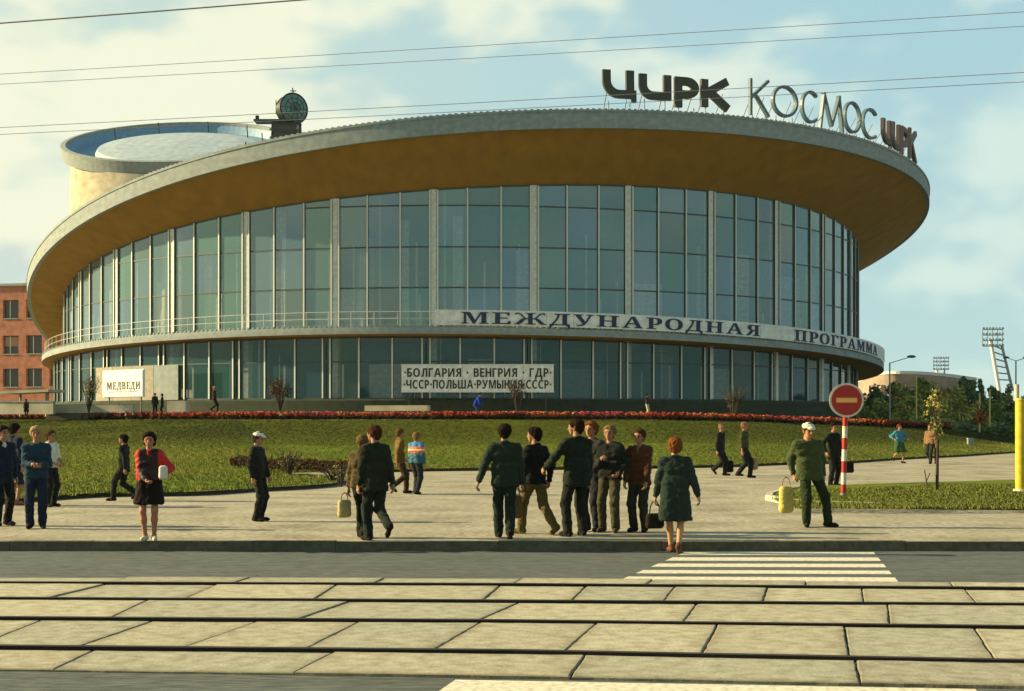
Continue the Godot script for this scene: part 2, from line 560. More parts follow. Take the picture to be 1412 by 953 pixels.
func lawn() -> void:
	var marks := [[-420, 706, -80], [-150, 700, -66], [0, 695, -56], [130, 686, -47], [260, 684, -40], [350, 678.5, -34], [440, 673, -27], [476, 667, -22], [487, 659, -18], [496, 652, -14], [600, 650, -7], [770, 648, 3], [980, 645, 15], [1075, 641.5, 23], [1168, 639, 31], [1240, 634, 38], [1321, 630, 46], [1400, 624.5, 55], [1520, 618, 64]]
	var a := PackedVector3Array()
	var b := PackedVector3Array()
	for m in marks:
		a.append(on_ground(m[0], m[1]))
		var turn := deg_to_rad(m[2])
		b.append(ring_point(HUB, 50.0, turn, crest_height(turn)))
	lawn_edge = a
	lawn_crest = b
	var rows := []
	for j in 33:
		var row := PackedVector3Array()
		for i in 200:
			row.append(lawn_point(i / 199.0, j / 32.0))
		rows.append(row)
	structure("lawn", sheet(rows.slice(0, 17)), M.lawn)
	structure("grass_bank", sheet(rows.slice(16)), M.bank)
	# level ground from the crest to the hall
	rows = []
	for r in [50.0, 47.0, 42.0, 30.0]:
		var row := PackedVector3Array()
		for i in 81:
			var turn := deg_to_rad(-100.0 + i * 2.0 )
			row.append(ring_point(HUB, r, turn, crest_height(turn) + (0.0 if r == 50.0 else 0.1)))
		rows.append(row)
	structure("terrace", sheet(rows), M.pavement)
	# edging stones round the lawn's foot
	for s in [[0, 7, "lawn_kerb"], [7, 18, "lawn_kerb"]]:
		var rim := PackedVector3Array()
		for i in range(s[0], s[1] + 1):
			rim.append(a[i])
		rim = smooth_line(rim, 80)
		var lo := PackedVector3Array()
		var hi := PackedVector3Array()
		var back := PackedVector3Array()
		for i in rim.size():
			var go := (rim[mini(i + 1, 79)] - rim[maxi(i - 1, 0)]).normalized()
			var out := go.cross(Vector3.UP) * -0.07
			lo.append(rim[i] + out + Vector3(0, -0.05, 0))
			hi.append(rim[i] + out + Vector3(0, 0.10, 0))
			back.append(rim[i] - out * 1.3 + Vector3(0, 0.105, 0))
		var k := structure(s[2], sheet([lo, hi, back], false), M.kerb)
	# the island with its white kerb on the right
	var ring := PackedVector2Array()
	for m in [[1060, 690], [1085, 695], [1130, 699], [1204, 701], [1300, 702.5], [1412, 703.5], [1800, 706], [1800, 662], [1412, 665.5], [1321, 668.5], [1200, 672], [1125, 675], [1080, 681], [1062, 686]]:
		var p := on_ground(m[0], m[1])
		ring.append(Vector2(p.x, p.z))
	structure("grass_island", slab_of(Geometry2D.offset_polygon(ring, -0.14)[0], -0.1, 0.105), M.lawn)
	var kerb := thing("island_kerb", "low pale kerb round the tip of the right-hand grass island", "kerb")
	kerb.set_meta("kind", "structure")
	for i in 11:
		var u := ring[(i + 11) % 14]
		var v := ring[(i + 12) % 14]
		var len := u.distance_to(v)
		var pale := i >= 1 and i <= 5
		part(kerb, "kerb_stone", box(len + 0.02, 0.24, 0.15), M.pale_kerb if pale else M.kerb, Transform3D(Basis(Vector3.UP, -(v - u).angle()), Vector3((u.x + v.x) / 2, 0.0 + (0.004 if i % 2 else 0.0), (u.y + v.y) / 2)))

# ---------------------------------------------------------------- the round hall
func ring_rows(hub_: Array, radii: Array, heights: Array, from: float, to: float, n: int) -> Array:   # rows of ring points; a height is a number or a function of the turn
	var rows := []
	for k in radii.size():
		var row := PackedVector3Array()
		for i in n + 1:
			var t := deg_to_rad(lerpf(from, to, float(i) / n))
			var y: float = heights[k].call(t) if heights[k] is Callable else heights[k]
			row.append(ring_point(hub_[k], radii[k], t, y))
		rows.append(row)
	return rows

func circus() -> void:
	var c := thing("circus_building", "big round glass-fronted hall under a tilted saucer-shaped canopy", "building")
	var low_hub := HUB + Vector3(-0.5, 0, 0)
	# canopy: fascia with a lip, soffit, roof
	var f_top := func(t): return canopy_top(t)
	var f_lip := func(t): return canopy_top(t) - 0.16
	var f_bot := func(t): return canopy_top(t) - 1.253
	part(c, "canopy_fascia", sheet(ring_rows([CANOPY_HUB, CANOPY_HUB, CANOPY_HUB, CANOPY_HUB, CANOPY_HUB, CANOPY_HUB], [CANOPY_R - 0.5, CANOPY_R + 0.05, CANOPY_R + 0.05, CANOPY_R, CANOPY_R, CANOPY_R - 0.3], [f_top, f_top, f_lip, f_lip, f_bot, f_bot], -180, 180, 240), false), M.fascia)
	part(c, "soffit", sheet(ring_rows([CANOPY_HUB, HUB], [CANOPY_R - 0.3, GLASS_R - 0.05], [f_bot, func(t): return glass_top(t)], -180, 180, 240)), M.soffit)
	part(c, "roof", sheet(ring_rows([CANOPY_HUB, CANOPY_HUB, CANOPY_HUB, CANOPY_HUB], [CANOPY_R - 0.5, 30.0, 16.0, 0.05], [func(t): return canopy_top(t) - 0.02, func(t): return lerpf(canopy_top(t), 15.5, 0.25) + 0.3, func(t): return lerpf(canopy_top(t), 15.5, 0.6) + 0.8, 17.0], -180, 180, 120)), M.roof)
	var teeth := SurfaceTool.new()                     # the little upstands that notch the roof's edge
	teeth.begin(Mesh.PRIMITIVE_TRIANGLES)
	for i in 330:
		var t := deg_to_rad(-99.0 + i * 0.6)
		teeth.append_from(box(0.2, 0.08, 0.12), 0, Transform3D(Basis(Vector3.UP, t), ring_point(CANOPY_HUB, CANOPY_R - 0.06, t, canopy_top(t) + 0.03)))
	tag(part(c, "roof_edge_stud", teeth.commit(), M.fascia), "", "", "", "stuff")
	# balcony
	var b_top := func(t): return balcony_top(t)
	var b_bot := func(t): return balcony_top(t) - 0.5
	part(c, "balcony_slab", sheet(ring_rows([HUB, BALCONY_HUB, BALCONY_HUB, BALCONY_HUB], [GLASS_R - 0.4, BALCONY_R - 0.06, BALCONY_R, BALCONY_R], [b_top, b_top, func(t): return balcony_top(t) - 0.06, b_bot], -112, 112, 150), false), M.fascia)
	part(c, "balcony_soffit", sheet(ring_rows([BALCONY_HUB, low_hub], [BALCONY_R, LOW_R - 1.2], [b_bot, func(t): return balcony_top(t) - 0.62], -112, 112, 150)), M.soffit)
	var studs := SurfaceTool.new()
	studs.begin(Mesh.PRIMITIVE_TRIANGLES)
	for i in 330:
		var t := deg_to_rad(-99.0 + i * 0.6)
		studs.append_from(box(0.16, 0.12, 0.1), 0, Transform3D(Basis(Vector3.UP, t), ring_point(BALCONY_HUB, BALCONY_R - 0.05, t, balcony_top(t) + 0.04)))
	tag(part(c, "balcony_edge_stud", studs.commit(), M.fascia), "", "", "", "stuff")
	# railing
	var rail := Node3D.new()
	rail.name = "railing"
	c.add_child(rail, true)
	for h in [1.02, 0.55]:
		var rows := []
		for k in 5:
			var row := PackedVector3Array()
			for i in 121:
				var t := deg_to_rad(-100.0 + i * 200.0 / 120)
				row.append(ring_point(BALCONY_HUB, BALCONY_R - 0.25 + 0.02 * cos(k * TAU / 4), t, balcony_top(t) + h + 0.02 * sin(k * TAU / 4)))
			rows.append(row)
		part(rail, "handrail", sheet(rows), M.white_metal)
	var post := tube(0.017, 0.017, 1.02, 6)
	for i in 80:
		var t := deg_to_rad(-98.0 + i * 2.5)
		part(rail, "post", post, M.white_metal, moved(0, 0, 0).translated(ring_point(BALCONY_HUB, BALCONY_R - 0.25, t, balcony_top(t) + 0.51)))
	# plinth, floors, inner walls, back
	part(c, "plinth", sheet(ring_rows([low_hub, low_hub, low_hub, low_hub], [LOW_R + 0.25, LOW_R + 0.25, LOW_R + 0.15, LOW_R - 2.0], [0.8, 3.28, 3.38, 3.38], -115, 115, 120), false), M.plinth)
	part(c, "inner_floor", sheet(ring_rows([low_hub, HUB], [LOW_R - 1.0, 20.0], [3.385, 3.385], -180, 180, 90)), M.inside_floor)
	part(c, "gallery_floor", sheet(ring_rows([HUB, HUB, HUB], [GLASS_R - 0.42, 27.0, 27.0], [b_top, b_top, func(t): return balcony_top(t) - 0.45], -180, 180, 90), false), M.inside_floor)
	part(c, "gallery_soffit", sheet(ring_rows([low_hub, HUB], [LOW_R - 1.2, 27.0], [func(t): return balcony_top(t) - 0.63, func(t): return balcony_top(t) - 0.63], -180, 180, 90)), M.inside_ceiling)
	part(c, "inner_ceiling", sheet(ring_rows([HUB, HUB], [GLASS_R - 0.06, 26.0], [func(t): return glass_top(t) + 0.01, func(t): return glass_top(t) + 0.3], -180, 180, 120)), M.inside_ceiling)
	part(c, "inner_wall", sheet(ring_rows([HUB, HUB], [27.0, 27.0], [2.0, func(t): return glass_top(t) + 0.5], -180, 180, 120)), M.inside_wall)
	part(c, "back_wall", sheet(ring_rows([HUB, HUB], [GLASS_R, GLASS_R], [0.0, func(t): return glass_top(t) + 0.1], 86, 274, 120)), M.cream)
	# inner columns: pale, one every three bays
	for k in range(-7, 8):
		var t := deg_to_rad(-1.6 + 11.25 * k)
		var top := glass_top(t)
		part(c, "column", box(0.40, top - 3.42, 0.55), M.column, moved(0, 0, 0, t).translated(ring_point(HUB, GLASS_R - 0.235, t, (top + 3.4) / 2)))
	# a few doors, screens and stairs seen through the lower glass
	for s in [[-38, 1.4, 3.0], [-27, 0.5, 3.4], [-8, 2.4, 2.5], [4, 1.8, 2.9], [17, 3.2, 2.2], [29, 1.0, 3.3], [38, 2.0, 2.4], [47, 1.3, 3.2]]:
		var t := deg_to_rad(s[0])
		part(c, "screen", box(s[1], s[2], 0.1), M.inside_ceiling if int(s[0]) % 2 else M.column, moved(0, 0, 0, t).translated(ring_point(HUB, 30.5 + fmod(absf(s[0]), 3.0), t, 3.39 + s[2] / 2)))
	# pale partitions and stair walls deep in the left half of the gallery
	for q in [[-68, 3.0, 6.5, 32.6], [-58, 2.2, 7.5, 31.8], [-50, 4.0, 5.0, 30.5], [-43, 1.6, 8.0, 32.4], [-36, 3.2, 4.4, 30.8], [-24, 1.2, 7.0, 31.6], [-14, 2.6, 3.2, 30.5], [10, 1.4, 6.0, 31.0], [27, 2.4, 4.0, 31.4], [43, 1.6, 7.0, 32.0], [55, 2.6, 6.0, 32.2], [66, 2.0, 7.0, 32.4]]:
		var t := deg_to_rad(q[0])
		part(c, "partition", box(q[1], q[2], 0.14), M.column, moved(0, 0, 0, t - 0.35).translated(ring_point(HUB, q[3], t, balcony_top(t) + q[2] / 2)))
	# curtains hung behind some upper bays
	for k in 34:
		var t := deg_to_rad(-66.0 + k * 3.75 + rng.randf_range(-0.7, 0.7))
		if rng.randf() < (0.75 if t < -0.5 else 0.42):
			part(c, "curtain", curtain(rng.randf_range(0.35, 0.8), rng.randf_range(5.0, 9.0)), M.column if rng.randf() < 0.5 else M.inside_ceiling, moved(0, 0, 0, t).translated(ring_point(HUB, GLASS_R - rng.randf_range(1.3, 2.2), t, balcony_top(t) + 0.01)))
	glazing(c, "upper_glazing", HUB, GLASS_R, -84.1, 44, b_top, func(t): return glass_top(t), [11.05, 13.85, 16.7], 0.0)
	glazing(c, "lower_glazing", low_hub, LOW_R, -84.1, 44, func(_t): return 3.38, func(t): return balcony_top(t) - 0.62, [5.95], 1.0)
	# a solid panelled stretch at the left of the ground floor
	var w0 := rad_to_deg(turn_at(132, low_hub, LOW_R + 0.2))
	var w1 := rad_to_deg(turn_at(246, low_hub, LOW_R + 0.2))
	for k in 4:
		var d0 := lerpf(w0, w1, k / 4.0)
		var d1 := lerpf(w0, w1, (k + 0.985) / 4.0)
		part(c, "wall_panel", sheet(ring_rows([low_hub, low_hub, low_hub, low_hub], [LOW_R + 0.06, LOW_R + 0.2, LOW_R + 0.2, LOW_R + 0.06], [3.40, 3.40, 5.93, 5.93], d0, d1, 4), false), M.fascia if k == 3 else M.inside_ceiling)
	for x in [[911, 484, 30.0], [1040, 499, 29.0], [975, 493, 31.0]]:
		var t := turn_at(x[0], HUB, x[2])
		part(c, "ceiling_lamp", box(1.5, 0.1, 0.16), M.board, moved(0, 0, 0, t + 0.2).translated(ring_point(HUB, x[2], t, balcony_top(t) - 0.75)))
	rear_tower()

func curtain(w: float, h: float) -> ArrayMesh:
	var rows := []
	for j in 2:
		var row := PackedVector3Array()
		for i in 13:
			row.append(Vector3((i / 12.0 - 0.5) * w, j * h, 0.05 * sin(i * 1.9)))
		rows.append(row)
	return sheet(rows)

func glazing(c: Node3D, called: String, hub: Vector3, r: float, from: float, bays: int, low: Callable, high: Callable, transoms: Array, thin: float) -> void:
	var step := 3.75
	# the rings that run along: sill, transoms, head
	var st := SurfaceTool.new()
	st.begin(Mesh.PRIMITIVE_TRIANGLES)
	var levels: Array = [low] + transoms + [high]
	for i in bays:
		var t0 := deg_to_rad(from + i * step)
		var t1 := deg_to_rad(from + (i + 1) * step)
		var tm := (t0 + t1) / 2
		for n in levels.size():
			var y0: float = levels[n].call(t0) if levels[n] is Callable else levels[n]
			var y1: float = levels[n].call(t1) if levels[n] is Callable else levels[n]
			if not levels[n] is Callable and (y0 > high.call(tm) - 0.35):
				continue
			var off := 0.05 if n == 0 else -0.05 if n == levels.size() - 1 else 0.0
			var a := ring_point(hub, r + 0.0, t0, y0 + off)
			var b := ring_point(hub, r + 0.0, t1, y1 + off)
			var xf := along(a, b)
			st.append_from(box(0.09, a.distance_to(b), 0.08), 0, xf)
	var frame := part(c, called, st.commit(), M.frame)
	# uprights: every third one a pair beside the column
	for i in bays + 1:
		var td := from + i * step
		var t := deg_to_rad(td)
		var lo: float = low.call(t)
		var hi: float = high.call(t)
		var wide := posmod(int(round((td + 1.6) / step)), 3) == 0
		for s in ([-0.27, 0.27] if wide else [0.0]):
			var q := ring_point(hub, r + 0.02, t + s / r, (lo + hi) / 2)
			part(frame, "mullion", box(0.12, hi - lo, 0.2), M.frame, moved(0, 0, 0, t).translated(q))
			if td < 80:
				part(frame, "mullion_cap", box(0.10, hi - lo - 0.12, 0.03), M.pale_frame, moved(0, 0, 0, t).translated(ring_point(hub, r + 0.117, t + (s + 0.012) / r, (lo + hi) / 2)))
	# panes
	for i in bays:
		var t0 := deg_to_rad(from + i * step)
		var t1 := deg_to_rad(from + (i + 1) * step)
		var tm := (t0 + t1) / 2
		var floor_y: float = low.call(tm)
		var top: float = minf(high.call(t0), high.call(t1))
		var cuts := [floor_y + 0.1]
		for y in transoms:
			if y < top - 0.35:
				cuts.append(y)
		for n in cuts.size():
			var last := n == cuts.size() - 1
			var pane := SurfaceTool.new()
			pane.begin(Mesh.PRIMITIVE_TRIANGLES)
			var wob := rng.randf_range(-0.006, 0.006)
			var y0: float = cuts[n] + (0.0 if n == 0 else 0.045)
			var lean := rng.randf_range(-0.004, 0.004)
			var pts := []
			for k in 2:
				var t: float = [t0, t1][k] + [0.04, -0.04][k] / r
				pts.append(ring_point(hub, r + wob * (1 if k else -1), t, y0))
				pts.append(ring_point(hub, r + wob * (1 if k else -1) + lean, t, high.call([t0, t1][k]) - 0.09 if last else cuts[n + 1] - 0.045))
			for k in [0, 1, 3, 0, 3, 2]:
				pane.add_vertex(pts[k])
			pane.generate_normals()
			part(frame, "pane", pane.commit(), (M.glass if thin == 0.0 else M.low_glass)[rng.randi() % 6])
	# pale strips added behind the panes to stand for thin reflected lines
	for i in bays:
		var t := deg_to_rad(from + (i + 0.5 + rng.randf_range(-0.3, 0.3)) * step)
		if absf(t) < 1.3 and rng.randf() < 0.7:
			var hi: float = high.call(t) - low.call(t)
			var top: float = hi if rng.randf() < 0.5 else hi * rng.randf_range(0.3, 0.8)
			part(frame, "reflection_strip", box(rng.randf_range(0.05, 0.14), top - 0.1, 0.06), M.column, moved(0, 0, 0, t).translated(ring_point(hub, r - rng.randf_range(0.5, 1.1), t, low.call(t) + top / 2)))
	# opened vents and door leaves, pale
	for s in ([[-52, 2.0], [-3.2, 2.3], [1.4, 2.3], [17.5, 2.3], [24.5, 2.3], [41, 2.2], [49, 2.2], [-20, 2.3]] if thin == 0.0 else [[-30.5, 2.3], [-28.2, 2.3], [-18.0, 2.4], [-11.0, 2.4], [27.0, 2.4], [31.5, 2.4]]):
		var t := deg_to_rad(s[0])
		part(frame, "door_post", box(0.13, s[1], 0.09), M.white_metal, moved(0, 0, 0, t).translated(ring_point(hub, r - 0.12, t, low.call(t) + s[1] / 2)))

func rear_tower() -> void:
	var t := thing("rear_tower", "cream drum tower behind the hall with a tilted blue-floored saucer roof", "building", Vector3(-38.4, 0, -175))
	var drum := PackedVector3Array()
	var rows := []
	# shell of the drum, cut by the tilted roof
	for k in 2:
		var row := PackedVector3Array()
		for i in 97:
			var a := i * TAU / 96
			var y := 0.0 if k == 0 else 32.75 - 11.8 * cos(a) * 0.37
			row.append(Vector3(11.9 * sin(a), y, 11.9 * cos(a)))
		rows.append(row)
	part(t, "wall", sheet(rows), M.cream)
	var tilt := Transform3D(Basis(Vector3.RIGHT, deg_to_rad(20.5)), Vector3(0, 33.9, 0))
	var saucer := func(radii: Array, heights: Array) -> ArrayMesh:
		var rs := []
		for k in radii.size():
			var row := PackedVector3Array()
			for i in 97:
				var a := i * TAU / 96
				row.append(Vector3(radii[k] * sin(a), heights[k], radii[k] * cos(a)))
			rs.append(row)
		return sheet(rs, false)
	part(t, "roof_rim", saucer.call([11.5, 12.9, 13.0, 12.45, 12.4], [-1.35, -1.2, 0.3, 0.35, -0.2]), M.fascia, tilt)
	var blue := paint(0.18, 0.34, 0.48, 0.55, "mottle", 0.3)
	part(t, "roof_gutter", saucer.call([12.41, 11.9, 9.4], [-0.05, -0.9, -1.05]), blue, tilt)
	part(t, "roof_dome", saucer.call([9.4, 9.0, 7.0, 0.05], [-1.05, -0.35, -0.1, 0.2]), paint(0.42, 0.52, 0.56, 0.8, "mottle", 0.12), tilt)
	for k in 6:
		var a := 1.1 + k * 0.62
		rod(t, "roof_stay", tilt * Vector3(9.6 * sin(a), -1.0, 9.6 * cos(a)), tilt * Vector3(9.6 * sin(a), 0.9, 9.6 * cos(a)), 0.07, M.dark, 6)
	# drum-shaped dish on a dark lattice stand at the tower's right edge
	var d := thing("roof_dish", "round teal dish on a dark frame at the right edge of the rear tower", "dish", at(402, 150, 171))
	var face := Basis(Vector3.UP, 0.62) * Basis(Vector3.RIGHT, PI / 2)
	var teal := paint(0.15, 0.28, 0.27, 0.5, "mottle", 0.6)
	var bowl := []
	for k in 5:
		var row := PackedVector3Array()
		for i in 33:
			var r: float = [0.02, 0.7, 1.3, 1.66, 1.7][k]
			row.append(Vector3(r * sin(i * TAU / 32), [0.62, 0.55, 0.40, 0.22, 0.16][k], r * cos(i * TAU / 32)))
		bowl.append(row)
	part(d, "bowl", sheet(bowl), teal, Transform3D(face, Vector3(0.15, 0, 0)))
	var hoop := TorusMesh.new()
	hoop.inner_radius = 1.62
	hoop.outer_radius = 1.78
	part(d, "rim", hoop, M.dark, Transform3D(face, Vector3(0.15, 0, 0) + face * Vector3(0, 0.24, 0)))
	part(d, "rear_drum", tube(1.62, 1.15, 1.1, 28), M.frame, Transform3D(face, Vector3(0.15, 0, 0) - face * Vector3(0, 0.55, 0)))
	for k in 5:                                   # lattice over the bulging face
		var a := k * PI / 5 + 0.3
		var last := Vector3.ZERO
		for j in 9:
			var u := -1.62 + j * 0.405
			var q: Vector3 = face * Vector3(u * sin(a), 0.68 - 0.165 * u * u, u * cos(a)) + Vector3(0.15, 0, 0)
			if j: rod(d, "lattice_bar", last, q, 0.035, M.frame, 5)
			last = q
	for r in [0.62, 1.15]:
		var ring := TorusMesh.new()
		ring.inner_radius = r - 0.04
		ring.outer_radius = r + 0.04
		ring.rings = 24
		ring.ring_segments = 6
		part(d, "lattice_ring", ring, M.frame, Transform3D(face, face * Vector3(0, 0.68 - 0.165 * r * r, 0) + Vector3(0.15, 0, 0)))
	rod(d, "aerial", Vector3(0.2, 1.6, 0), Vector3(0.1, 2.35, 0), 0.07, M.dark, 6)
	rod(d, "aerial", Vector3(-0.15, 2.0, 0), Vector3(0.5, 2.0, 0), 0.06, M.dark, 6)
	rod(d, "aerial", Vector3(-1.75, -0.6, 0), Vector3(-1.75, 1.0, 0), 0.05, M.dark, 6)
	for q in [[-2.9, -3.4], [-1.4, -0.9], [0.3, 0.4], [1.3, 1.5], [-0.6, -1.9]]:
		rod(d, "leg", Vector3(q[0], -12.0, 0.8), Vector3(q[1] * 0.6, -1.2, 0.1), 0.16, M.frame, 6)
		rod(d, "leg", Vector3(q[0], -12.0, -1.4), Vector3(q[1] * 0.6, -1.2, -0.3), 0.14, M.frame, 6)
	for k in 5:
		var y := -1.6 - k * 0.9
		rod(d, "brace", Vector3(-2.2, y, 0.5), Vector3(1.2, y - 0.3, 0.5), 0.13, M.frame, 6)
		rod(d, "brace", Vector3(-2.4, y - 0.8, 0.4), Vector3(1.1, y + 0.1, 0.45), 0.10, M.frame, 6)
	part(d, "cabinet", box(2.6, 1.5, 1.6), M.frame, moved(-0.7, -2.5, -0.3))
	part(d, "platform", box(4.4, 0.18, 2.2), M.frame, moved(-1.9, -1.45, 0.0))
	part(d, "lamp_housing", box(0.35, 0.45, 0.4), M.dark, moved(-3.85, -1.0, 0.0))
	rod(d, "lamp_stem", Vector3(-3.85, -1.4, 0), Vector3(-3.85, -1.1, 0), 0.07, M.dark, 6)

# ---------------------------------------------------------------- things beyond and beside the hall
func far_things() -> void:
	brick_house()
	# concrete shelter roof and low walls at the left of the terrace
	var shelter := thing("shelter_canopy", "thin cream flat shelter roof on a short post left of the hall", "canopy", at(45, 546, 96), -0.22)
	part(shelter, "roof", box(3.4, 0.16, 2.2), M.cream, Transform3D(Basis(Vector3.BACK, 0.035), Vector3(0, 0.25, 0)))
	rod(shelter, "post", Vector3(1.0, -1.3, 0), Vector3(1.0, 0.2, 0), 0.12, M.cream)
	rod(shelter, "post", Vector3(-1.2, -1.3, -0.6), Vector3(-1.2, 0.12, -0.6), 0.08, M.cream)
	var wall_ := thing("parapet_wall", "low cream wall behind the flower bed at far left", "wall", at(-25, 561, 96), -0.25)
	part(wall_, "wall_face", box(10.2, 0.75, 0.3), M.cream, moved(0, -0.1, 0))
	part(wall_, "coping", box(10.3, 0.08, 0.38), M.fascia, moved(0, 0.315, 0))
	var blocks := [[125, 564, 6.0, 0.5, "long low cream planter wall under the bare bush at left"], [246, 561, 1.25, 0.75, "small square cream planter block near the walking woman by the hall"], [548, 563, 4.1, 0.34, "low pale stone planter edge behind the flowers below the country poster"]]
	for b in blocks:
		var p := at(b[0], b[1], 96)
		var k := thing("stone_planter", b[4], "planter", p, -0.2, "planters along the terrace")
		part(k, "wall", box(b[2], b[3], 0.7), M.cream)
		part(k, "soil", box(b[2] - 0.2, 0.04, 0.5), M.earth, moved(0, b[3] / 2 + 0.01, 0))
		part(k, "foot", box(b[2] - 0.1, 0.6, 0.6), M.kerb, moved(0, -b[3] / 2 - 0.29, 0))
	stadium()

func brick_house() -> void:
	var h := thing("brick_building", "red brick office block with rows of dark windows left of the hall", "building", at(5, 583, 185) - Vector3(0, EYE, 0), deg_to_rad(-14))
	var w := 34.0
	var top := 18.3
	var levels := [[2.2, 4.4], [6.0, 8.3], [10.0, 12.3], [14.3, 16.6]]
	var pitch := 3.15
	# wall as piers and bands round real openings
	var y := -1.0
	for n in 5:
		var hi: float = levels[n][0] if n < 4 else top
		part(h, "wall_band", box(w, hi - y, 0.6), M.brick, moved(-w / 2 + 9.5, (hi + y) / 2, 0))
		if n < 4:
			y = levels[n][1]
	for n in 4:
		var lo: float = levels[n][0]
		var hi: float = levels[n][1]
		for i in 11:
			var x := 9.5 - 0.5 - i * pitch
			part(h, "pier", box(1.0 if i else 1.0, hi - lo - 0.004, 0.596), M.brick, moved(x, (lo + hi) / 2, 0))
			if i < 10:
				var win := part(h, "window", box(0.07, hi - lo - 0.1, 0.08), M.pale_frame, moved(x - pitch / 2 - 0.25, (lo + hi) / 2, -0.05))
				part(win, "pane", box(pitch - 1.0, hi - lo - 0.1, 0.03), M.window_dark, moved(0.25, 0, -0.08))
				part(win, "sill", box(pitch - 1.0, 0.1, 0.5), M.fascia, moved(0.25, -(hi - lo) / 2 + 0.052, 0.2))
				if (i * 7 + n * 3) % 4 == 0:
					part(win, "blind", box(pitch - 1.2, (hi - lo) * 0.5, 0.02), M.brick_blind, moved(0.25, (hi - lo) * 0.2, -0.04))
	part(h, "inner_core", box(w - 0.4, top, 9.0), M.dark, moved(-w / 2 + 9.5, top / 2 - 1.0, -5.2))
	part(h, "side_wall", box(0.6, top + 1.0, 10.0), M.brick, moved(9.2, top / 2 - 0.5, -5.32))
	part(h, "roof", box(w + 0.5, 0.3, 11.0), M.fascia, moved(-w / 2 + 9.5, top + 0.152, -4.9))

func stadium() -> void:
	var s := thing("stadium", "low pinkish stadium bowl rising beyond the trees on the right", "stadium", Vector3(0, 0, 0))
	var rows := []
	for k in 3:
		var row := PackedVector3Array()
		for i in 41:
			var px := 1120.0 + i * 5.6
			var rise := sin(clampf((px - 1165.0) / 60.0, 0, 1) * PI / 2)
			var p := at(px, 583, 290 + 0.004 * pow(px - 1240, 2))
			p.y = [0.0, 8.2 * maxf(rise, 0.5), 9.0 + 2.0 * rise][k] 
			p.z -= [0.0, 0.0, -1.5][k]
			row.append(p)
		rows.append(row)
	part(s, "stand_wall", sheet(rows), M.stand)
	var rim := []
	for k in 3:
		var row := PackedVector3Array()
		for i in 41:
			var p: Vector3 = rows[2][i]
			row.append(p + [Vector3(0, 0, 0.35), Vector3(0, 0.55, 0.35), Vector3(0, 0.55, -6)][k])
		rim.append(row)
	part(s, "stand_rim", sheet(rim, false), M.stand_rim)
	for i in 13:
		var p: Vector3 = rows[1][2 + i * 3]
		part(s, "buttress", box(0.7, 9.0, 1.2), M.stand, moved(p.x, 4.5, p.z + 0.7))
	for m in [[1369.0, 466.0, 280.0, 4, 1.0, "tall leaning stadium floodlight mast at far right"], [1297.5, 502.0, 420.0, 4, 0.82, "distant stadium floodlight board just above the stadium rim"]]:
		var f := thing("floodlight_mast", m[5], "floodlight", at(m[0], m[1], m[2]), 0.0, "stadium floodlights")
		var w: float = 28.0 / FOCAL * m[2] * m[4] * (0.9 if m[2] > 300 else 1.0)
		var h: float = w * (0.82 if m[2] < 300 else 0.75)
		for r in 4:
			part(f, "lamp_rail", box(w, h * 0.05, 0.12), M.mast, moved(0, (r / 3.0 - 0.5) * h, 0.0))
		for k in 5:
			part(f, "board_post", box(w * 0.03, h, 0.1), M.mast, moved((k / 4.0 - 0.5) * w, 0, -0.14))
		for r in 4:
			for k in 7:
				var lamp := part(f, "lamp", tube(w * 0.045, w * 0.062, w * 0.07, 10), M.lamp_glass if (r + k) % 3 else M.grey_metal, Transform3D(Basis(Vector3.RIGHT, PI / 2 - 0.3), Vector3((k / 6.0 - 0.5) * w * 0.94, (r / 3.0 - 0.5) * h + h * 0.06, 0.25)))
		var legs := [[Vector3(-0.35, -0.2, -0.3), Vector3(12 / FOCAL * m[2], -62 / FOCAL * m[2], -2)], [Vector3(1.75, -1.3, -0.3), Vector3(30 / FOCAL * m[2], -62 / FOCAL * m[2], -2)]]
		if m[2] > 300:
			legs = [[Vector3(-1, -1.5, -0.3), Vector3(0, -15.0, -1)], [Vector3(1, -1.5, -0.3), Vector3(2, -15.0, -1)]]
		for l in legs:
			rod(f, "leg", l[0], l[1] + (l[1] - l[0]) * 0.2, 0.36 if l == legs[0] else 0.26, M.mast_white if l == legs[0] else M.mast, 8)
		for k in 6:
			var q := 0.12 + k * 0.16
			rod(f, "rung", legs[0][0].lerp(legs[1 - 1][1], q), legs[1][0].lerp(legs[1][1], q), 0.14, M.mast, 6)

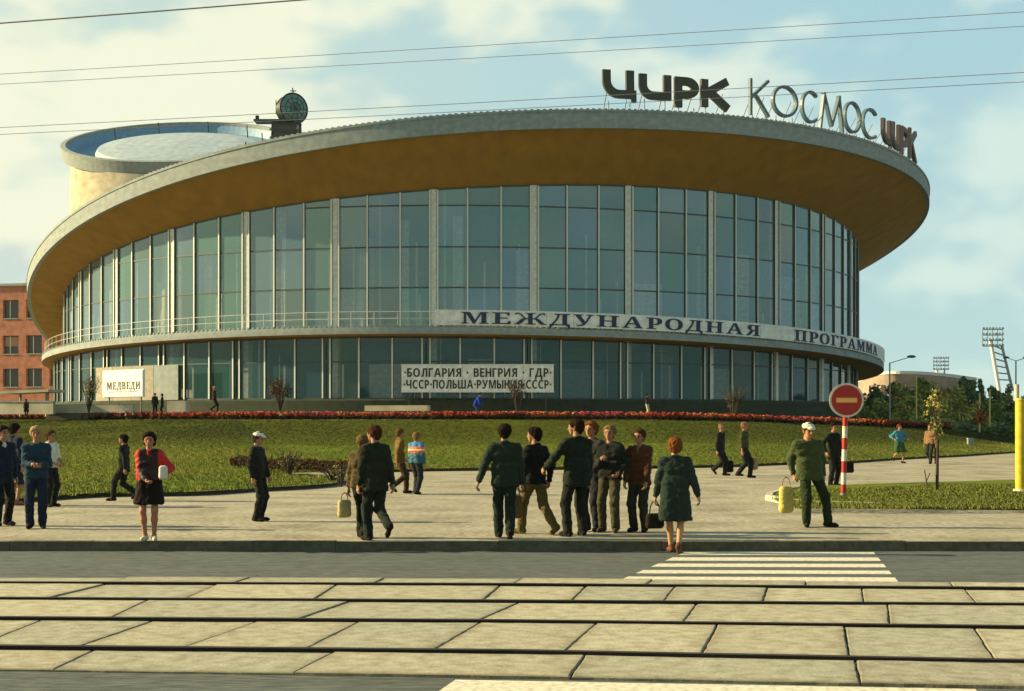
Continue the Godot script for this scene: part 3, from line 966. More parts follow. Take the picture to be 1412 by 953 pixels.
# ---------------------------------------------------------------- plants
func crown(count: int, size: Vector3, leaf: float, tints: Array, lumps: int, seed_at: int, pointed := 0.0) -> ArrayMesh:   # leaf-sized faces gathered in clumps through an uneven volume
	var r := RandomNumberGenerator.new()
	r.seed = seed_at
	var verts := PackedVector3Array()
	var norms := PackedVector3Array()
	var cols := PackedColorArray()
	var heads := []
	for i in lumps:
		var v := Vector3(r.randfn(), r.randfn(), r.randfn()).normalized() * pow(r.randf(), 0.45) * 0.78
		if pointed > 0.0:
			var k := 1.0 - (v.y * 0.5 + 0.5) * pointed
			v.x *= k
			v.z *= k
		heads.append([v, r.randf_range(0.16, 0.36) * (1.0 - pointed * 0.4), tints[r.randi() % tints.size()]])
	for i in count:
		var h: Array = heads[r.randi() % lumps]
		var d := Vector3(r.randfn(), r.randfn(), r.randfn()).normalized()
		var p: Vector3 = (h[0] + d * h[1] * pow(r.randf(), 0.4)) * size
		var n := (d + Vector3(r.randfn(), r.randfn() + 0.5, r.randfn()) * 0.6).normalized()
		var u := n.cross(Vector3(r.randfn(), r.randfn(), r.randfn())).normalized()
		var w := n.cross(u)
		var s := leaf * r.randf_range(0.6, 1.35)
		var c: Color = h[2]
		var f := r.randf_range(0.72, 1.3)
		c = Color(c.r * f * r.randf_range(0.9, 1.15), c.g * f, c.b * f)
		for q in [p - u * s, p + w * s * 0.55, p + u * s, p - u * s, p + u * s, p - w * s * 0.55]:
			verts.append(q)
			norms.append(n)
			cols.append(c)
	var a := []
	a.resize(Mesh.ARRAY_MAX)
	a[Mesh.ARRAY_VERTEX] = verts
	a[Mesh.ARRAY_NORMAL] = norms
	a[Mesh.ARRAY_COLOR] = cols
	var m := ArrayMesh.new()
	m.add_surface_from_arrays(Mesh.PRIMITIVE_TRIANGLES, a)
	return m

func tree(called: String, label: String, foot: Vector3, h: float, wide: float, tints: Array, seed_at: int, group := "", leaf := 0.17, count := 1500, pointed := 0.0, clear := 0.22, girth := 0.028) -> Node3D:
	var t := thing(called, label, "tree", foot, 0.0, group)
	var r := RandomNumberGenerator.new()
	r.seed = seed_at
	var trunk := rod(t, "trunk", Vector3(0, -0.2, 0), Vector3(r.randf_range(-0.1, 0.1) * wide, h * 0.72, 0), h * girth, M.bark, 8, h * 0.008)
	for k in 6:
		var y := h * (clear + 0.08 + k * 0.08)
		var a := r.randf() * TAU
		rod(t, "limb", Vector3(0, y, 0), Vector3(sin(a) * wide * 0.6, y + h * 0.2, cos(a) * wide * 0.6), h * 0.012, M.bark, 6, h * 0.004)
	part(t, "crown", crown(count, Vector3(wide, h * (1.0 - clear) / 2, wide), leaf, tints, 26, seed_at, pointed), M.leaves, moved(0, h * (1.0 + clear) / 2, 0))
	return t

func twig_bush(called: String, label: String, foot: Vector3, h: float, wide: float, tints: Array, seed_at: int, count: int, stems: int, leaf := 0.07) -> void:
	var t := thing(called, label, "shrub", foot)
	var r := RandomNumberGenerator.new()
	r.seed = seed_at
	for k in stems:
		var a := r.randf() * TAU
		var q := r.randf_range(0.1, 1.0)
		var mid := Vector3(sin(a) * wide * 0.4 * q, h * r.randf_range(0.4, 0.55), cos(a) * wide * 0.4 * q)
		var end := Vector3(sin(a) * wide * q, h * r.randf_range(0.8, 1.0), cos(a) * wide * q)
		var s := rod(t, "stem", Vector3(0, -0.1, 0), mid, 0.03, M.bark, 5, 0.02)
		rod(t, "stem", mid, end, 0.02, M.bark, 5, 0.008)
		for b in 3:
			var e := mid.lerp(end, 0.3 + b * 0.25)
			rod(t, "twig", e, e + Vector3(r.randfn() * 0.25, r.randf_range(0.15, 0.5), r.randfn() * 0.25) * h * 0.35, 0.012, M.bark, 4, 0.005)
	part(t, "foliage", crown(count, Vector3(wide, h * 0.42, wide), leaf, tints, 22, seed_at), M.leaves, moved(0, h * 0.6, 0))

func lawn_height(x: float, z: float) -> float:
	var best := 1e9
	var y := 0.1
	for i in 60:
		for j in 12:
			var p := lawn_point(i / 59.0, j / 24.0)
			var d := Vector2(p.x - x, p.z - z).length_squared()
			if d < best:
				best = d
				y = p.y
	return y

func scatter(called: String, label: String, category: String, mesh: Mesh, material: Material, places: Array, tints: PackedColorArray) -> void:
	var mm := MultiMesh.new()
	mm.transform_format = MultiMesh.TRANSFORM_3D
	mm.use_colors = true
	mm.mesh = mesh
	mm.instance_count = places.size()
	for i in places.size():
		mm.set_instance_transform(i, places[i])
		mm.set_instance_color(i, tints[i])
	var o := MultiMeshInstance3D.new()
	o.name = called
	o.multimesh = mm
	o.material_override = material
	add_child(o, true)
	tag(o, label, category, "", "stuff")

func tuft(blades: int, h: float, spread: float, wide: float, seed_at: int) -> ArrayMesh:
	var r := RandomNumberGenerator.new()
	r.seed = seed_at
	var st := SurfaceTool.new()
	st.begin(Mesh.PRIMITIVE_TRIANGLES)
	for i in blades:
		var a := r.randf() * TAU
		var b := Vector3(sin(a) * spread * r.randf(), -0.01, cos(a) * spread * r.randf())
		var side := Vector3(cos(a + 1.0), 0, sin(a + 1.0)) * wide
		var top := b + Vector3(r.randfn() * 0.3, 1, r.randfn() * 0.3).normalized() * h * r.randf_range(0.6, 1.0)
		var n := (Vector3(r.randfn() * 0.22, 1.0, r.randfn() * 0.22)).normalized()
		for q in [b - side, top, b + side]:
			st.set_normal(n)
			st.set_color(Color(1, 1, 1))
			st.add_vertex(q)
	return st.commit()

func greenery() -> void:
	var green := [Color(0.183, 0.246, 0.061), Color(0.237, 0.279, 0.064), Color(0.133, 0.204, 0.056), Color(0.279, 0.279, 0.069)]
	var deep := [Color(0.097, 0.176, 0.072), Color(0.124, 0.204, 0.078), Color(0.078, 0.151, 0.072)]
	var olive := [Color(0.300, 0.279, 0.074), Color(0.237, 0.246, 0.064), Color(0.365, 0.300, 0.086), Color(0.171, 0.214, 0.064)]
	var autumn := [Color(0.34, 0.13, 0.025), Color(0.26, 0.14, 0.03), Color(0.30, 0.09, 0.02), Color(0.16, 0.11, 0.02)]
	# lawn blades
	var places := []
	var tints := PackedColorArray()
	var n := FastNoiseLite.new()
	n.frequency = 0.11
	n.seed = 3
	for i in 110000:
		var up := pow(rng.randf(), 1.15)
		var p := lawn_point(rng.randf(), up)
		if p.x < -42 or p.x > 44:
			continue
		var s := rng.randf_range(0.7, 1.5)
		places.append(Transform3D(Basis(Vector3.UP, rng.randf() * TAU).scaled(Vector3.ONE * s), p))
		var v := n.get_noise_2d(p.x, p.z) + 0.9 * n.get_noise_2d(p.x * 0.3 + 50.0, p.z * 0.22)
		if v < -0.42 and rng.randf() < 0.6:      # thin, trodden places
			places.pop_back()
			continue
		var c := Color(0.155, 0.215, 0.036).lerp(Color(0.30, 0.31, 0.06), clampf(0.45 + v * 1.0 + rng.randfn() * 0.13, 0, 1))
		c = c.lerp(Color(0.055, 0.066, 0.02), 0.92 * smoothstep(0.42, 0.72, up + 0.12 * v + 0.05 * rng.randfn()))    # blades darker towards the crest
		tints.append(c)
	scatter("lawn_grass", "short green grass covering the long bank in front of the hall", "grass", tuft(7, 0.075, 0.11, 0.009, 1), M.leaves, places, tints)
	places = []
	tints = PackedColorArray()
	for i in 12000:
		var py := rng.randf_range(668, 701)
		var p := on_ground(rng.randf_range(1066 + absf(py - 687) * 2.5, 1500), py, 0.1)
		if py < 676 and (p.x - 0.0) < on_ground(1130 + (676 - py) * 22, py, 0.1).x:
			continue
		places.append(Transform3D(Basis(Vector3.UP, rng.randf() * TAU).scaled(Vector3.ONE * rng.randf_range(0.7, 1.5)), p))
		tints.append(Color(0.13, 0.18, 0.034).lerp(Color(0.24, 0.25, 0.05), clampf(rng.randf(), 0, 1)))
	scatter("island_grass", "short green grass on the kerbed island by the road sign", "grass", tuft(7, 0.06, 0.09, 0.007, 2), M.leaves, places, tints)
	# flower bed along the crest
	var bloom := SurfaceTool.new()
	bloom.begin(Mesh.PRIMITIVE_TRIANGLES)
	var r := RandomNumberGenerator.new()
	r.seed = 8
	for i in 9:
		var a := r.randf() * TAU
		var c := Vector3(sin(a) * 0.12 * r.randf(), 0.3 + r.randf() * 0.2, cos(a) * 0.12 * r.randf())
		for k in 5:
			var d := Vector3(r.randfn(), r.randfn() * 0.6 + 0.4, r.randfn()).normalized() * 0.07
			var e := d.cross(Vector3.UP).normalized() * 0.05
			for q in [c, c + d + e, c + d - e]:
				bloom.set_normal((d + Vector3.UP * 0.05).normalized())
				bloom.set_color(Color(1, 1, 1))
				bloom.add_vertex(q)
	var flower_places := []
	var flower_tints := PackedColorArray()
	var leaf_places := []
	var leaf_tints := PackedColorArray()
	for i in 7500:
		var deg := rng.randf_range(-72, 44)
		var turn := deg_to_rad(deg)
		var p := ring_point(HUB, rng.randf_range(47.9, 49.7), turn, crest_height(turn) - 0.02)
		var xf := Transform3D(Basis(Vector3.UP, rng.randf() * TAU).scaled(Vector3.ONE * rng.randf_range(0.55, 1.1)), p)
		leaf_places.append(xf)
		leaf_tints.append(Color(0.035, 0.05, 0.014) * rng.randf_range(0.7, 1.3))
		var q := sin(deg * 0.9) + sin(deg * 0.37 + 1.0) + rng.randfn() * 0.5
		if rng.randf() < 0.88:
			flower_places.append(xf)
			flower_tints.append(Color(0.60, 0.10, 0.05) if q > 0.5 else Color(0.60, 0.19, 0.06) if q > -0.5 else Color(0.55, 0.10, 0.10) if rng.randf() > 0.06 else Color(0.7, 0.6, 0.4))
	scatter("flower_bed", "long band of red and orange flowers along the top of the grass bank", "flowers", bloom.commit(), M.petals, flower_places, flower_tints)
	scatter("flower_leaves", "low dark leaves under the red flowers on the bank", "plants", tuft(14, 0.34, 0.2, 0.03, 5), M.leaves, leaf_places, leaf_tints)
	# dark red bed and pale worn path on the left lawn
	places = []
	tints = PackedColorArray()
	for i in 900:
		var px := rng.randf_range(318, 506)
		var py := rng.randf_range(640, 651 - 4.0 * smoothstep(380, 318, px))
		var p := on_ground(px, py, 0.22)
		p.y = lawn_height(p.x, p.z) - 0.03
		places.append(Transform3D(Basis(Vector3.UP, rng.randf() * TAU).scaled(Vector3.ONE * rng.randf_range(0.32, 0.6)), p))
		tints.append([Color(0.10, 0.028, 0.018), Color(0.08, 0.035, 0.018), Color(0.06, 0.05, 0.02)][rng.randi() % 3])
	scatter("low_flower_bed", "strip of dark red low plants across the left lawn", "plants", bloom.commit(), M.petals, places, tints)
	var p0 := PackedVector3Array()
	var p1 := PackedVector3Array()
	for i in 16:
		for k in 2:
			var p := on_ground(502 - i * 7.0, 653.5 + (k * 4.5 - 2.0) * (1.0 - i / 18.0) + 0.9, 0.15)
			p.y = lawn_height(p.x, p.z) + 0.05
			if k: p1.append(p)
			else: p0.append(p)
	structure("path", sheet([p0, p1]), M.pavement)
	for q in [[398, 655, 0.75], [470, 664, 0.55], [458, 661, 0.4]]:
		var p := on_ground(q[0], q[1], 0.15)
		p.y = lawn_height(p.x, p.z)
		twig_bush("bare_shrub", ["small bare brown shrub on the lawn behind the white-capped man", "tiny leafless shrub at the tip of the left lawn", "smallest dry twiggy plant near the lawn's tip"][[398, 470, 458].find(q[0])], p, q[2], 0.5, olive, int(q[0]), 60, 12, 0.03)
	# shrubs before the hall
	twig_bush("bare_bush", "tall sparse bush with bare dark stems in front of the white bear poster", at(122, 568, 95), 2.4, 0.85, olive, 71, 240, 22, 0.06)
	twig_bush("reddish_bush", "round reddish brown bush standing before the left lobby windows", at(386, 567, 93.5), 2.3, 0.85, [Color(0.12, 0.05, 0.03), Color(0.08, 0.05, 0.025), Color(0.14, 0.07, 0.03)], 72, 900, 20, 0.06)
	twig_bush("brown_bush", "brown twiggy bush in front of the right end of the country poster", at(714, 571, 93.5), 2.2, 0.8, [Color(0.07, 0.05, 0.025), Color(0.05, 0.05, 0.02)], 73, 260, 20, 0.055)
	twig_bush("green_bush", "loose dark bush against the glass under the blue banner's gap", at(1012, 580, 95), 2.2, 0.9, [Color(0.08, 0.06, 0.03), Color(0.05, 0.055, 0.02)], 74, 320, 22, 0.055)
	# trees on the right
	var kinds := [["shrub_tree", "green leafy tree in the dense planting right of the hall", green], ["dark_tree", "dark green dense tree in the planting right of the hall", deep], ["olive_tree", "yellowish green tree in the planting right of the hall", olive]]
	var spots := [[1196, 527, 150, 20, 1], [1233, 522, 150, 21, 0], [1268, 518, 150, 21, 0], [1303, 521, 150, 22, 2], [1334, 517, 155, 19, 1], [1373, 530, 150, 17, 1], [1407, 531, 150, 17, 0], [1440, 528, 150, 18, 1],
		[1196, 543, 124, 19, 0], [1219, 543, 122, 19, 0], [1250, 536, 120, 20, 0], [1312, 540, 120, 21, 2], [1345, 553, 122, 17, 2], [1373, 549, 121, 19, 0], [1402, 556, 120, 18, 1], [1434, 552, 120, 18, 0],
		[1214, 574, 112, 17, 1], [1244, 577, 110, 16, 0], [1272, 572, 110, 17, 0], [1303, 574, 109, 17, 2], [1331, 582, 108, 15, 1], [1361, 584, 107, 15, 1], [1389, 579, 106, 17, 1], [1421, 579, 105, 17, 0]]
	var where := ["behind the street lamps", "in the middle rank", "in the front rank above the lawn"]
	for i in spots.size():
		var s: Array = spots[i]
		var foot := at(s[0], 583, s[2])
		foot.y = 0.0 if s[2] > 115 else 0.5
		var top: float = EYE + (583.0 - s[1]) / FOCAL * s[2]
		var k: Array = kinds[s[4]]
		var rank := 0 if i < 8 else 1 if i < 16 else 2
		var place: String = ["leftmost", "second from left", "third from left", "fourth from left", "fifth from left", "sixth from left", "seventh from left", "last at the right edge"][i % 8]
		tree(k[0], "%s %s, %s" % [k[1].replace(" in the planting right of the hall", "").replace(" in the dense planting right of the hall", ""), where[rank], place], foot, top - foot.y, s[3] / FOCAL * s[2] * 1.6, k[2], 100 + i, "trees right of the hall", 0.25 if i < 8 else 0.19, 2600, 0.0, 0.08)
	tree("poplar_tree", "narrow pointed dark tree rising above the others beside the leaning mast", at(1352, 583, 156) - Vector3(0, EYE, 0), 7.4, 1.1, deep, 301, "pointed trees near the mast", 0.16, 1300, 0.8, 0.05)
	tree("poplar_tree", "dark pointed tree between the feet of the leaning mast and the lamp post", at(1387, 583, 156) - Vector3(0, EYE, 0), 7.1, 1.2, deep, 302, "pointed trees near the mast", 0.16, 1300, 0.55, 0.05)
	tree("autumn_tree", "small round orange-leaved tree among the dark greenery on the right", at(1353, 583, 103) - Vector3(0, EYE - 0.3, 0), 2.55, 0.52, autumn, 303, "", 0.09, 700, 0.0, 0.45)
	tree("sapling", "slender young tree with sparse leaves behind the grass island", on_ground(1290, 640), 3.5, 0.62, olive, 304, "", 0.065, 300, 0.0, 0.28, 0.012)
	# staked whip on the island
	var foot := on_ground(1292, 676, 0.1)
	var w := thing("tree_stake", "thin bare young trunk standing in the grass island", "sapling", foot)
	rod(w, "trunk", Vector3(0, -0.1, 0), Vector3(0.02, 1.25, 0), 0.045, M.bark, 8, 0.03)
	rod(w, "shoot", Vector3(-0.22, -0.05, 0.02), Vector3(-0.30, 0.5, 0), 0.014, M.bark, 5)
	rod(w, "shoot", Vector3(-0.26, 0.2, 0), Vector3(-0.17, 0.42, 0), 0.01, M.bark, 5)

# ---------------------------------------------------------------- lettering
func stroke(st: SurfaceTool, line: PackedVector2Array, width: float, low: float, high: float) -> void:   # a bar along a line, between two depths
	for poly in Geometry2D.offset_polyline(line, width / 2, Geometry2D.JOIN_MITER, Geometry2D.END_BUTT):
		var tri := Geometry2D.triangulate_polygon(poly)
		for z in [low, high]:
			for k in tri:
				st.add_vertex(Vector3(poly[k].x, poly[k].y, z))
		for i in poly.size():
			var a: Vector2 = poly[i]
			var b: Vector2 = poly[(i + 1) % poly.size()]
			for q in [Vector3(a.x, a.y, low), Vector3(b.x, b.y, low), Vector3(b.x, b.y, high), Vector3(a.x, a.y, low), Vector3(b.x, b.y, high), Vector3(a.x, a.y, high)]:
				st.add_vertex(q)

func arc(cx: float, cy: float, rx: float, ry: float, from: float, to: float, n := 14) -> PackedVector2Array:
	var p := PackedVector2Array()
	for i in n + 1:
		var a := deg_to_rad(lerpf(from, to, float(i) / n))
		p.append(Vector2(cx + rx * cos(a), cy + ry * sin(a)))
	return p

func sign_letter(ch: String, w: float, h: float, t: float) -> ArrayMesh:    # built of bars in a box w by h
	var st := SurfaceTool.new()
	st.begin(Mesh.PRIMITIVE_TRIANGLES)
	st.set_smooth_group(-1)
	var l := t / 2
	var r := w - t / 2
	var lines := []
	match ch:
		"ц", "и":
			var d := h * 0.12 if ch == "ц" else 0.0
			var rad := minf((r - l) * 0.75, h * 0.42)
			var right := r - (t * 0.28 if ch == "ц" else 0.0)
			var u := PackedVector2Array([Vector2(l, h)])
			u.append_array(arc(l + rad, d + l + rad, rad, rad, 180, 270))
			u.append(Vector2(right, d + l))
			lines = [u, PackedVector2Array([Vector2(right, h), Vector2(right, d)])]
			if ch == "ц":
				stroke(st, PackedVector2Array([Vector2(w - t * 0.3, 0), Vector2(w - t * 0.3, d + t)]), t * 0.6, -0.122, 0.122)
		"р":
			var b := PackedVector2Array([Vector2(l, h - l)])
			var foot := h * 0.30 + l
			var ry := (h - l - foot) / 2
			b.append_array(arc(w * 0.5, foot + ry, r - w * 0.5, ry, 90, -90))
			b.append(Vector2(l, foot))
			lines = [PackedVector2Array([Vector2(l, 0), Vector2(l, h)]), b]
		"к", "К":
			lines = [PackedVector2Array([Vector2(l, 0), Vector2(l, h)]), PackedVector2Array([Vector2(l, h * 0.46), Vector2(w - t * 0.3, h)]), PackedVector2Array([Vector2(w * 0.33, h * 0.55), Vector2(w - t * 0.2, 0)])]
		"О":
			lines = [arc(w / 2, h / 2, r - w / 2, h / 2 - l, 0, 180, 20), arc(w / 2, h / 2, r - w / 2, h / 2 - l, 180, 360, 20)]
		"С":
			lines = [arc(w * 0.55, h / 2, w * 0.55 - l, h / 2 - l, 48, 312, 26)]
		"М":
			lines = [PackedVector2Array([Vector2(l, 0), Vector2(w * 0.2, h)]), PackedVector2Array([Vector2(w * 0.17, h), Vector2(w * 0.5, h * 0.12)]), PackedVector2Array([Vector2(w * 0.83, h), Vector2(w * 0.5, h * 0.12)]), PackedVector2Array([Vector2(r, 0), Vector2(w * 0.8, h)])]
	for i in lines.size():
		stroke(st, lines[i], t, -0.13 - i * 0.004, 0.13 + i * 0.004)
	st.generate_normals()
	return st.commit()

func roof_word(label: String, letters: Array, t: float, material: Material) -> void:
	var mid: Array = letters[letters.size() / 2]
	var tm := turn_at((mid[1] + mid[2]) / 2.0, CANOPY_HUB, 39.3)
	var base := ring_point(CANOPY_HUB, 39.3, tm, canopy_top(tm))
	var o := thing("roof_sign", label, "sign", base)
	for q in letters:
		var t0 := turn_at(q[1], CANOPY_HUB, 39.3)
		var t1 := turn_at(q[2], CANOPY_HUB, 39.3)
		var tc := (t0 + t1) / 2
		var w := (t1 - t0) * 39.3
		var p := ring_point(CANOPY_HUB, 39.3, tc, 0)
		var low: float = EYE + (583.0 - q[4]) / FOCAL * -p.z
		var h: float = (q[4] - q[3]) / FOCAL * -p.z
		p.y = low
		var slope := (canopy_top(t1) - canopy_top(t0)) / w
		var xf := Transform3D(Basis(Vector3.UP, tc) * Basis(Vector3.BACK, atan(slope) * 0.35), p - base)
		var letter := part(o, "letter", sign_letter(q[0], w, h, t), material, xf * Transform3D(Basis(), Vector3(-w / 2, 0, 0)))
		for s in [0.18, 0.82]:
			var foot: Vector3 = xf * Vector3((s - 0.5) * w, 0.05, -0.05)
			var ground := canopy_top(tc + (s - 0.5) * w / 39.3) - base.y - 0.1
			if foot.y > ground:
				rod(o, "support", Vector3(foot.x, ground, foot.z), foot, 0.04, M.grey_metal, 5)
			var back: Vector3 = xf * Vector3((s - 0.5) * w, h * 0.55, -0.15)
			var heel: Vector3 = xf * Vector3((s - 0.5) * w, 0, -1.4)
			rod(o, "brace", Vector3(heel.x, ground, heel.z), back, 0.035, M.grey_metal, 5)

func flat_letter(ch: String, serif: bool) -> TextMesh:
	var f := SystemFont.new()
	f.font_names = PackedStringArray(["Droid Serif" if serif else "Droid Sans"])
	f.font_weight = 700
	var m := TextMesh.new()
	m.font = f
	m.text = ch
	m.font_size = 64
	m.pixel_size = 0.01
	m.depth = 0.03
	m.curve_step = 2.0
	return m

func flat_row(parent: Node3D, text: String, x0: float, x1: float, y0: float, y1: float, z: float, serif: bool, material: Material, bend: Callable) -> void:   # letters spread over x0..x1; bend turns (x, y, z) into a frame
	var total := 0.0
	var cells := []
	for ch in text:
		if ch == " ":
			cells.append([null, 0.25])
			total += 0.25
			continue
		var m := flat_letter(ch, serif)
		var b := m.get_aabb()
		var gap := 0.07
		cells.append([m, b.size.x + gap, b])
		total += b.size.x + gap
	var cap: float = flat_letter("Н", serif).get_aabb().size.y
	var k := (x1 - x0) / total
	var x := x0
	for c in cells:
		if c[0]:
			var b: AABB = c[2]
			var s := (y1 - y0) / cap
			var low: float = b.position.y - (flat_letter("Н", serif).get_aabb().position.y)
			var xf: Transform3D = bend.call(x + c[1] * k / 2, 0.0, z)
			xf = xf * Transform3D(Basis.from_scale(Vector3(k, s, 1)), Vector3(0, y0, 0))
			xf = xf * Transform3D(Basis(), Vector3(-b.get_center().x, -flat_letter("Н", serif).get_aabb().position.y, 0.0))
			part(parent, "letter", c[0], material, xf)
		x += c[1] * k

func signs() -> void:
	roof_word("dark stocky letters reading цирк on the roof edge, left of the thin pale word", [["ц", 831, 877, 97, 141], ["и", 881, 925, 103, 138], ["р", 930, 963, 107, 149], ["к", 966, 1005, 111, 149]], 0.56, M.letter_dark)
	roof_word("thin grey-blue letters reading КОСМОС on the roof edge", [["К", 1033, 1060, 110, 160], ["О", 1064, 1099, 118, 162], ["С", 1104, 1128, 125, 170], ["М", 1129, 1162, 130, 180], ["О", 1163, 1186, 140, 184], ["С", 1188, 1209, 149, 192]], 0.20, M.letter_blue)
	roof_word("dark red letters reading цирк at the right end of the roof edge", [["ц", 1216, 1228, 165, 203], ["и", 1229.5, 1240, 170, 206], ["р", 1242, 1251, 176, 215], ["к", 1253, 1262, 180, 222]], 0.42, M.letter_red)
	# banner round the balcony front
	var r := BALCONY_R + 0.06
	var ta := turn_at(600, BALCONY_HUB, r)
	var tb := deg_to_rad(74)
	var base := ring_point(BALCONY_HUB, r, ta, balcony_top(ta))
	var o := thing("balcony_banner", "white banner with dark blue lettering МЕЖДУНАРОДНАЯ ПРОГРАММА around the balcony", "banner", base)
	var steps := 26
	for i in steps:
		var t0 := lerpf(ta, tb, float(i) / steps)
		var t1 := lerpf(ta, tb, float(i + 1) / steps) - 0.0006
		var st := []
		for k in 4:
			var row := PackedVector3Array()
			for j in 4:
				var t := lerpf(t0, t1, j / 3.0)
				row.append(ring_point(BALCONY_HUB, r + [0.0, 0.03, 0.03, 0.0][k], t, balcony_top(t) + [0.08, 0.08, 1.12, 1.12][k]) - base)
			st.append(row)
		part(o, "panel", sheet(st, false), M.board)
	var bend := func(x: float, y: float, z: float) -> Transform3D:
		var t := x / r
		var slope := (balcony_top(t + 0.01) - balcony_top(t - 0.01)) / (0.02 * r)
		return Transform3D(Basis(Vector3.UP, t) * Basis(Vector3.BACK, atan(slope)), ring_point(BALCONY_HUB, r + z, t, balcony_top(t) + y) - base)
	var x_of := func(px: float) -> float: return turn_at(px, BALCONY_HUB, r) * r
	flat_row(o, "МЕЖДУНАРОДНАЯ", x_of.call(633.0), x_of.call(1049.0), 0.20, 0.98, 0.055, true, M.letter_ink, bend)
	flat_row(o, "ПРОГРАММА", x_of.call(1093.0), x_of.call(1209.0), 0.16, 0.96, 0.055, true, M.letter_ink, bend)
	# poster of countries
	var p := at(658.5, 541, 103.3)
	var k := 103.3 / FOCAL
	var poster := thing("country_poster", "long white board listing countries in two dark rows before the lobby glass", "board", p, 0.0)
	var w := 210 * k
	var h := 38.5 * k
	var cuts := [0.0, 0.40, 0.80, 1.0]
	for i in 3:
		var wi: float = w * (cuts[i + 1] - cuts[i])
		part(poster, "panel", box(wi - 0.015, h - 0.1, 0.06), M.board, moved(-w / 2 + w * cuts[i] + wi / 2, h / 2, 0))
	for s in [0.0, 1.0]:
		part(poster, "frame", box(w + 0.06, 0.06, 0.1), M.pale_frame, moved(0, 0.02 + s * (h - 0.04), 0))
		part(poster, "post", box(0.08, 2.2, 0.08), M.frame, moved((s - 0.5) * w * 0.9, -0.2, -0.1))
	var flat := func(x: float, y: float, z: float) -> Transform3D: return Transform3D(Basis(), Vector3(x, y, z))
	flat_row(poster, "·БОЛГАРИЯ · ВЕНГРИЯ · ГДР·", -w / 2 + 0.15, w / 2 - 0.12, h * 0.55, h * 0.86, 0.035, false, M.letter_black, flat)
	flat_row(poster, "·ЧССР·ПОЛЬША·РУМЫНИЯ·СССР·", -w / 2 + 0.12, w / 2 - 0.12, h * 0.13, h * 0.44, 0.035, false, M.letter_black, flat)
	# poster at the left, turned with the round wall
	var q := at(169, 547, 107.2)
	k = 107.2 / FOCAL
	var bear := thing("show_poster", "bright white poster with a dark word on the left end of the ground floor", "poster", q, deg_to_rad(-43))
	w = 72 * k / cos(deg_to_rad(43))
	h = 36 * k
	part(bear, "panel", box(w, h, 0.08), M.board, moved(0, h / 2, 0))
	part(bear, "backing", box(w + 0.1, h + 0.1, 0.1), M.pale_frame, moved(0, h / 2, -0.092))
	for s in [-1, 1]:
		part(bear, "post", box(0.08, 2.4, 0.08), M.frame, moved(s * w * 0.4, 0.0, -0.2))
	flat_row(bear, "МЕДВЕДИ", -w / 2 + 0.5, w / 2 - 0.2, h * 0.28, h * 0.56, 0.043, true, M.letter_black, flat)
	part(bear, "rule_line", box(w * 0.7, 0.04, 0.01), M.letter_red, moved(0.1, h * 0.18, 0.046))

